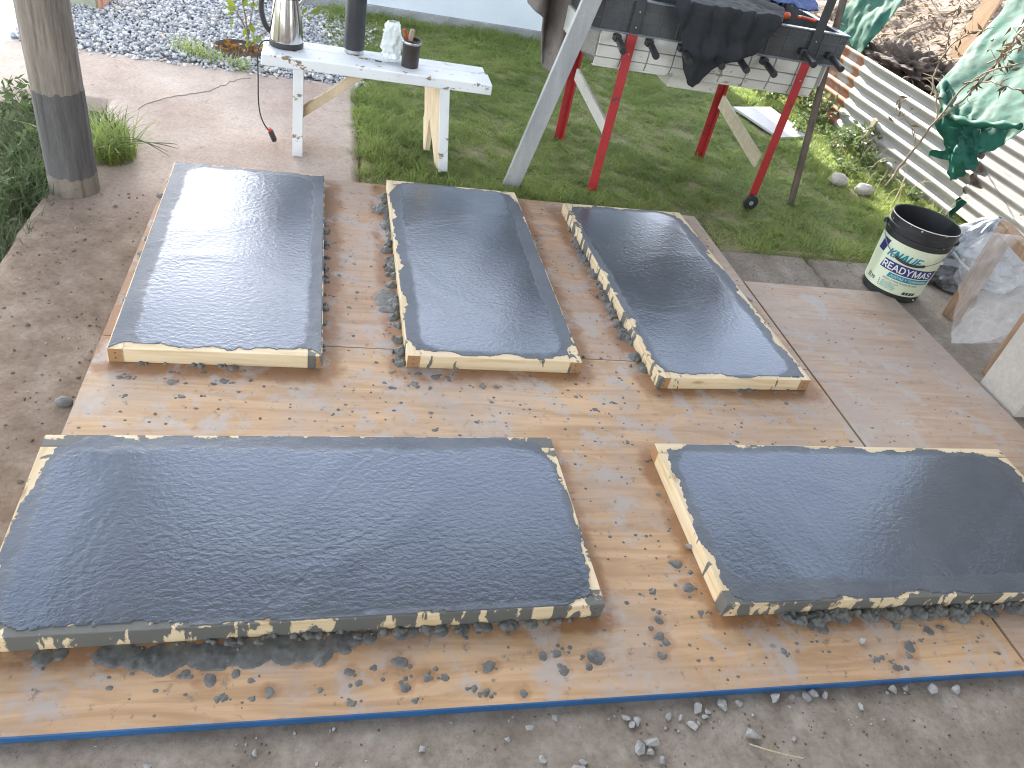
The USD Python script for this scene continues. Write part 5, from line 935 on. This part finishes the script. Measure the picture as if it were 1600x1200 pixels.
# dead shrub whose bare stems cross the fence and the net
db = thing('dead_shrub', 'bare dead shrub with curled leaves before fence and net', 'shrub', (4.0, 1.975, -0.05))
X_ = 4.0
BR = [([(2.215, -0.068), (2.16, 0.17), (2.109, 0.383), (2.021, 0.646), (1.86, 0.78), (1.60, 0.93)], 0.0085, 0.003), ([(2.109, 0.383), (2.15, 0.43), (2.22, 0.50), (2.323, 0.585), (2.34, 0.69), (2.325, 0.775), (2.25, 0.86), (2.10, 0.943)], 0.006, 0.003), ([(2.10, 0.40), (2.03, 0.52), (1.95, 0.72), (1.90, 0.963), (1.87, 1.1)], 0.006, 0.003), ([(2.0, 0.60), (1.93, 0.80), (1.90, 0.96)], 0.004, 0.002), ([(2.03, 0.64), (1.9, 0.70), (1.72, 0.72), (1.55, 0.78)], 0.004, 0.002), ([(1.95, 0.78), (1.80, 0.93), (1.65, 1.06)], 0.004, 0.002), ([(1.99, 0.66), (1.86, 0.86), (1.80, 1.1)], 0.004, 0.002), ([(2.33, 0.70), (2.40, 0.86), (2.42, 1.0)], 0.004, 0.002), ([(2.16, 0.20), (2.30, 0.30), (2.42, 0.34), (2.46, 0.46)], 0.003, 0.0015)]
lc, ld = [], []
for i, (p_, ra, rb) in enumerate(BR):
    p_ = [(-2.043 + 0.939 * (yy + 2.043), 1.517 + 0.939 * (zz - 1.517)) for yy, zz in p_]
    if i == 0: p_ = [(1.975, -0.05)] + p_
    P3 = spline([(X_ + 0.06 * zz + 0.02 * math.sin(7 * yy + i), yy, zz) for yy, zz in p_], 22); P3[1:-1] += g_.normal(size=(20, 3)) * 0.003
    obj('stem', tube(P3, np.linspace(ra, rb, 22), 6), 'twig', db, smooth=True)
    for _ in range(10 if i else 6):
        k = int(g_.integers(9 if i < 1 else 4, 22)); lc.append(P3[k]); ld.append(g_.normal(size=3) * [0.6, 1, 0.7] + [0, 0, -0.7])
    for _ in range(5):
        k = int(g_.integers(8, 20)); d = g_.normal(size=3) * [0.3, 1, 0.5] + [0, -0.3, 0.6]; d /= np.linalg.norm(d); l_ = g_.uniform(0.05, 0.16)
        obj('side_twig', tube([P3[k], P3[k] + d * l_ * 0.5 + g_.normal(size=3) * 0.008, P3[k] + d * l_], [0.002, 0.0016, 0.001], 4), 'twig', db); lc.append(P3[k] + d * l_); ld.append(g_.normal(size=3) + [0, 0, -0.8])
obj('curled_leaves', leafquads(np.array(lc), np.array(ld), g_.uniform(0.03, 0.055, len(lc)), g_, 0.35, 1.2), 'dry_leaf', db, kind='stuff')

single('white_slab', (lambda m: (np.array(m.vertices) + [0, 0, 0.0], np.array(m.faces)))(trimesh.creation.extrude_polygon(Polygon([(3.44, 3.10), (3.80, 3.22), (3.845, 2.68), (3.56, 2.57)]), 0.014, engine='earcut')), 'marble', 'white stone slab lying flat on the grass by the fence', 'slab')
single('field_stone', blob((3.65, 1.92, 0.02), (0.055, 0.045, 0.04), 3, 3, 0.25), 'field_stone', 'larger pale round stone at the lawn edge near the pole', 'stone', smooth=True)
single('field_stone', blob((3.79, 1.84, 0.01), (0.06, 0.04, 0.035), 8, 3, 0.25), 'field_stone', 'second pale stone lying closer to the fence', 'stone', smooth=True)

# ------------------------------------------------------------------ bucket
BC = np.array([3.258, 0.705, Z0 + 0.001]); FA = math.atan2(CP[1] - BC[1], CP[0] - BC[0])
bk = thing('bucket', 'black plastic bucket with cream label on the slab by the grass', 'bucket', BC)
rad = lambda z: 0.129 + 0.022 * z / 0.36
prof = [(0, 0), (rad(0) - 0.004, 0), (rad(0), 0.004), (rad(0.06), 0.06), (rad(0.27), 0.27), (rad(0.273) + 0.0015, 0.273), (rad(0.292), 0.292), (rad(0.294) + 0.004, 0.294), (rad(0.300) + 0.004, 0.300), (rad(0.302), 0.302), (rad(0.318), 0.318), (rad(0.32) + 0.006, 0.32), (rad(0.326) + 0.006, 0.326), (rad(0.33) + 0.001, 0.33), (rad(0.352), 0.352), (rad(0.354) + 0.004, 0.354), (rad(0.362) + 0.004, 0.362), (rad(0.363), 0.364), (rad(0.36) - 0.004, 0.361), (rad(0.2) - 0.004, 0.2), (rad(0.01) - 0.004, 0.01), (0, 0.008)]
obj('body', lathe(prof, BC, 72), 'bucket_black', bk, smooth=35)
lab = obj('label', lathe([(rad(0.036) + 0.0007, 0.036), (rad(0.270) + 0.0007, 0.270)], BC, 96), 'label_cream', bk, smooth=True)
def wrap(m, phi, z, skew=0.0, off=0.0010):
    v, f = VF(m); ang = FA + phi + (v[:, 0] + skew * v[:, 1]) / 0.137; zz = z + v[:, 1]; r = 0.129 + 0.022 * zz / 0.36 + off + v[:, 2]
    return np.stack([BC[0] + r * np.cos(ang), BC[1] + r * np.sin(ang), BC[2] + zz], 1), f
def band(phi0, w_, z0_, z1_, off):
    m = trimesh.creation.box((w_, z1_ - z0_, 0.0004)); m = m.subdivide_to_size(0.012); m.apply_translation((w_ / 2, (z1_ - z0_) / 2, 0)); return wrap(m, phi0, z0_, 0.25, off)
def txt(s, h_, phi, z, mat, skew=0.0, bold=False, off=0.0016, sx=1.0):
    m = meshkit.text_mesh(s, h_, 0.0003, bold); m = m.subdivide_to_size(0.012, max_iter=20); m.apply_scale((sx, 1, 1)); obj('lettering', wrap(m, phi, z, skew, off), mat, lab)
D = math.radians
obj('label_patch', band(D(-62), 0.042, 0.195, 0.256, 0.0012), 'ink_navy', lab)
txt('KNAUF', 0.036, D(-36), 0.194, 'ink_teal', 0.35, True, sx=0.86); txt('KNAUF', 0.036, D(-35.2), 0.194, 'ink_teal', 0.35, True, off=0.0012, sx=0.86)
obj('label_patch', band(D(-38), 0.262, 0.133, 0.179, 0.0012), 'ink_navy', lab)
txt('READYMAS', 0.031, D(-35), 0.140, 'ink_white', 0.0, True, sx=1.0)
obj('label_patch', band(D(-16), 0.205, 0.105, 0.128, 0.0012), 'ink_teal', lab)
txt('JUNTAS Y TERMINADO', 0.012, D(-11), 0.1105, 'ink_white', 0.0, False, sx=0.95)
txt('MASILLA PARA PLACAS DE YESO', 0.0085, D(-21), 0.091, 'ink_black', sx=0.86)
for i in range(4):
    txt('\u2022', 0.012, D(-27 + i * 0.5), 0.077 - i * 0.009 - 0.003, 'ink_black')
    txt(['LISTA PARA USAR', 'USO INTERIOR', 'SECADO RAPIDO', 'FACIL DE LIJAR'][i], 0.0065, D(-21), 0.079 - i * 0.009 - 0.0015, 'ink_teal')
txt('32 kg', 0.015, D(-57), 0.064, 'ink_black', 0.0, True, sx=0.9); obj('label_patch', band(D(-57), 0.034, 0.058, 0.060, 0.0012), 'ink_black', lab)
for i in range(4): obj('label_patch', band(D(26 + i * 7), 0.0135, 0.044, 0.058, 0.0012), 'ink_black', lab)
th = np.linspace(0, math.pi, 40); fr = np.array([math.cos(FA), math.sin(FA), 0]); rt = np.array([-math.sin(FA), math.cos(FA), 0])
rot8 = D(8); fr2 = fr * math.cos(rot8) + rt * math.sin(rot8); rt2 = rt * math.cos(rot8) - fr * math.sin(rot8)
hd = obj('wire_handle', tube([BC + rt2 * -math.cos(t_) * 0.1565 + fr2 * math.sin(t_) * 0.162 + np.array([0, 0, 0.305 - 0.105 * math.sin(t_) ** 1.2]) for t_ in th], 0.0022, 6), 'case_trim', bk, smooth=True)
obj('handle_grip', tube([BC + rt2 * -math.cos(t_) * 0.1565 + fr2 * math.sin(t_) * 0.1625 + np.array([0, 0, 0.305 - 0.105 * math.sin(t_) ** 1.2]) for t_ in np.linspace(1.15, 2.0, 12)], 0.0062, 10), 'black_plastic', hd, smooth=True)
for s in (-1, 1): obj('handle_lug', bx(BC + rt2 * s * 0.156 + [0, 0, 0.305], (0.02, 0.02, 0.026), rotm(rz=FA), 0.006), 'bucket_black', bk)
gq = np.random.default_rng(4)
for i in range(9):
    a = FA + gq.uniform(-1.2, 1.2); z = [0.02, 0.355, 0.355, 0.34, 0.325, 0.358, 0.358, 0.27, 0.3][i]; obj('paint_speck', blob(BC + np.array([(rad(z) + 0.003) * math.cos(a), (rad(z) + 0.003) * math.sin(a), z]), np.array([0.003, 0.003, 0.003]) * (1.4 if i in (0, 1) else 0.8), i, 1, 0.3), 'scuff_white', bk)
rimp = [(rad(0.362) + 0.0035, 0.3625), (rad(0.362) + 0.001, 0.3655)]
obj('rim_scuff', lathe(rimp, BC, 60, FA - 1.9, FA + 1.3), 'scuff_white', bk)

# ------------------------------------------------------------------ sacks, timbers and pillar at the right
sk = thing('grey_sack', 'crumpled grey plastic sack lying behind the bucket', 'sack', (3.98, 0.95, Z0))
obj('sack', bagshape((3.92, 0.98, Z0), [(0, 0.02, 0.0), (0.1, 0.27, 0.005), (0.3, 0.29, 0.06), (0.55, 0.23, 0.13), (0.8, 0.13, 0.21), (0.93, 0.07, 0.27), (1.0, 0.01, 0.30)], 17, 0.32, 100, 60, (1.1, 0.85)), 'grey_film', sk, smooth=True)
obj('contents', bagshape((3.66, 0.80, Z0), [(0, 0.02, 0.0), (0.15, 0.12, 0.004), (0.5, 0.12, 0.06), (0.85, 0.07, 0.11), (1.0, 0.01, 0.12)], 5, 0.35, 60, 30), 'dark_content', sk, smooth=True, label='dark folds at the near end of the sack')
obj('strap', tube(spline([(3.60, 0.82, 0.15), (3.63, 0.76, 0.12), (3.69, 0.72, 0.10), (3.75, 0.72, 0.13)], 14), 0.008, 6), 'grey_film', sk, smooth=True)
tt = thing('timber_stand', 'timber stand whose two legs show under the clear bag at the right', 'stand', (3.40, 0.23, Z0))
obj('leg', bx((3.462, 0.49, 0.19), (0.060, 0.066, 0.42), rotm(rz=0.25), 0.004), 'timber_rough', tt); obj('leg', bx((3.345, 0.045, 0.19), (0.060, 0.066, 0.42), rotm(rz=0.25), 0.004), 'timber_rough', tt)
obj('rail', bx((3.405, 0.265, 0.425), (0.05, 0.56, 0.05), rotm(rz=-0.257), 0.004), 'timber_rough', tt)
cb = thing('clear_bag', 'large clear plastic bag hung on the timber legs', 'plastic bag', (3.42, 0.33, 0.02))
CB = [(0.518, 0.40), (0.545, 0.28), (0.47, 0.19), (0.40, 0.13), (0.30, 0.015), (0.25, -0.005), (0.19, 0.04), (0.13, 0.10), (0.08, 0.20), (0.02, 0.30), (-0.02, 0.46), (0.20, 0.47), (0.38, 0.46), (0.46, 0.425)]
for sgn, sd_ in ((0, 33), (1, 37)):
    obj('film_side', cloth(CB, lambda y, z: np.stack([3.285 + 0.31 * z + (0.10 * ss(0.0, 0.12, np.minimum(np.minimum(y, 0.52 - y), z)) if sgn else 0) * ss(0.44, 0.25, z) + 0.085 * fold(y + z * 0.6, z - 0.5 * y, (10, 4), sd_) + 0.03 * np.abs(fold(y - z, z, (22, 12), sd_ + 4)), y, z], -1), 0.010, 0.0006), 'clear_film', cb, smooth=True)
obj('knot', blob((3.425, 0.49, 0.425), (0.018, 0.022, 0.016), 3, 2, 0.5), 'clear_film', cb, smooth=True)
pl = thing('pillar', 'pale rendered concrete pillar at the right edge of the yard', 'pillar', (3.34, -0.125, Z0))
obj('shaft', bx((3.365, -0.115, 0.62), (0.27, 0.205, 1.28), rotm(rz=0.02), 0.006), 'pillar_render', pl)
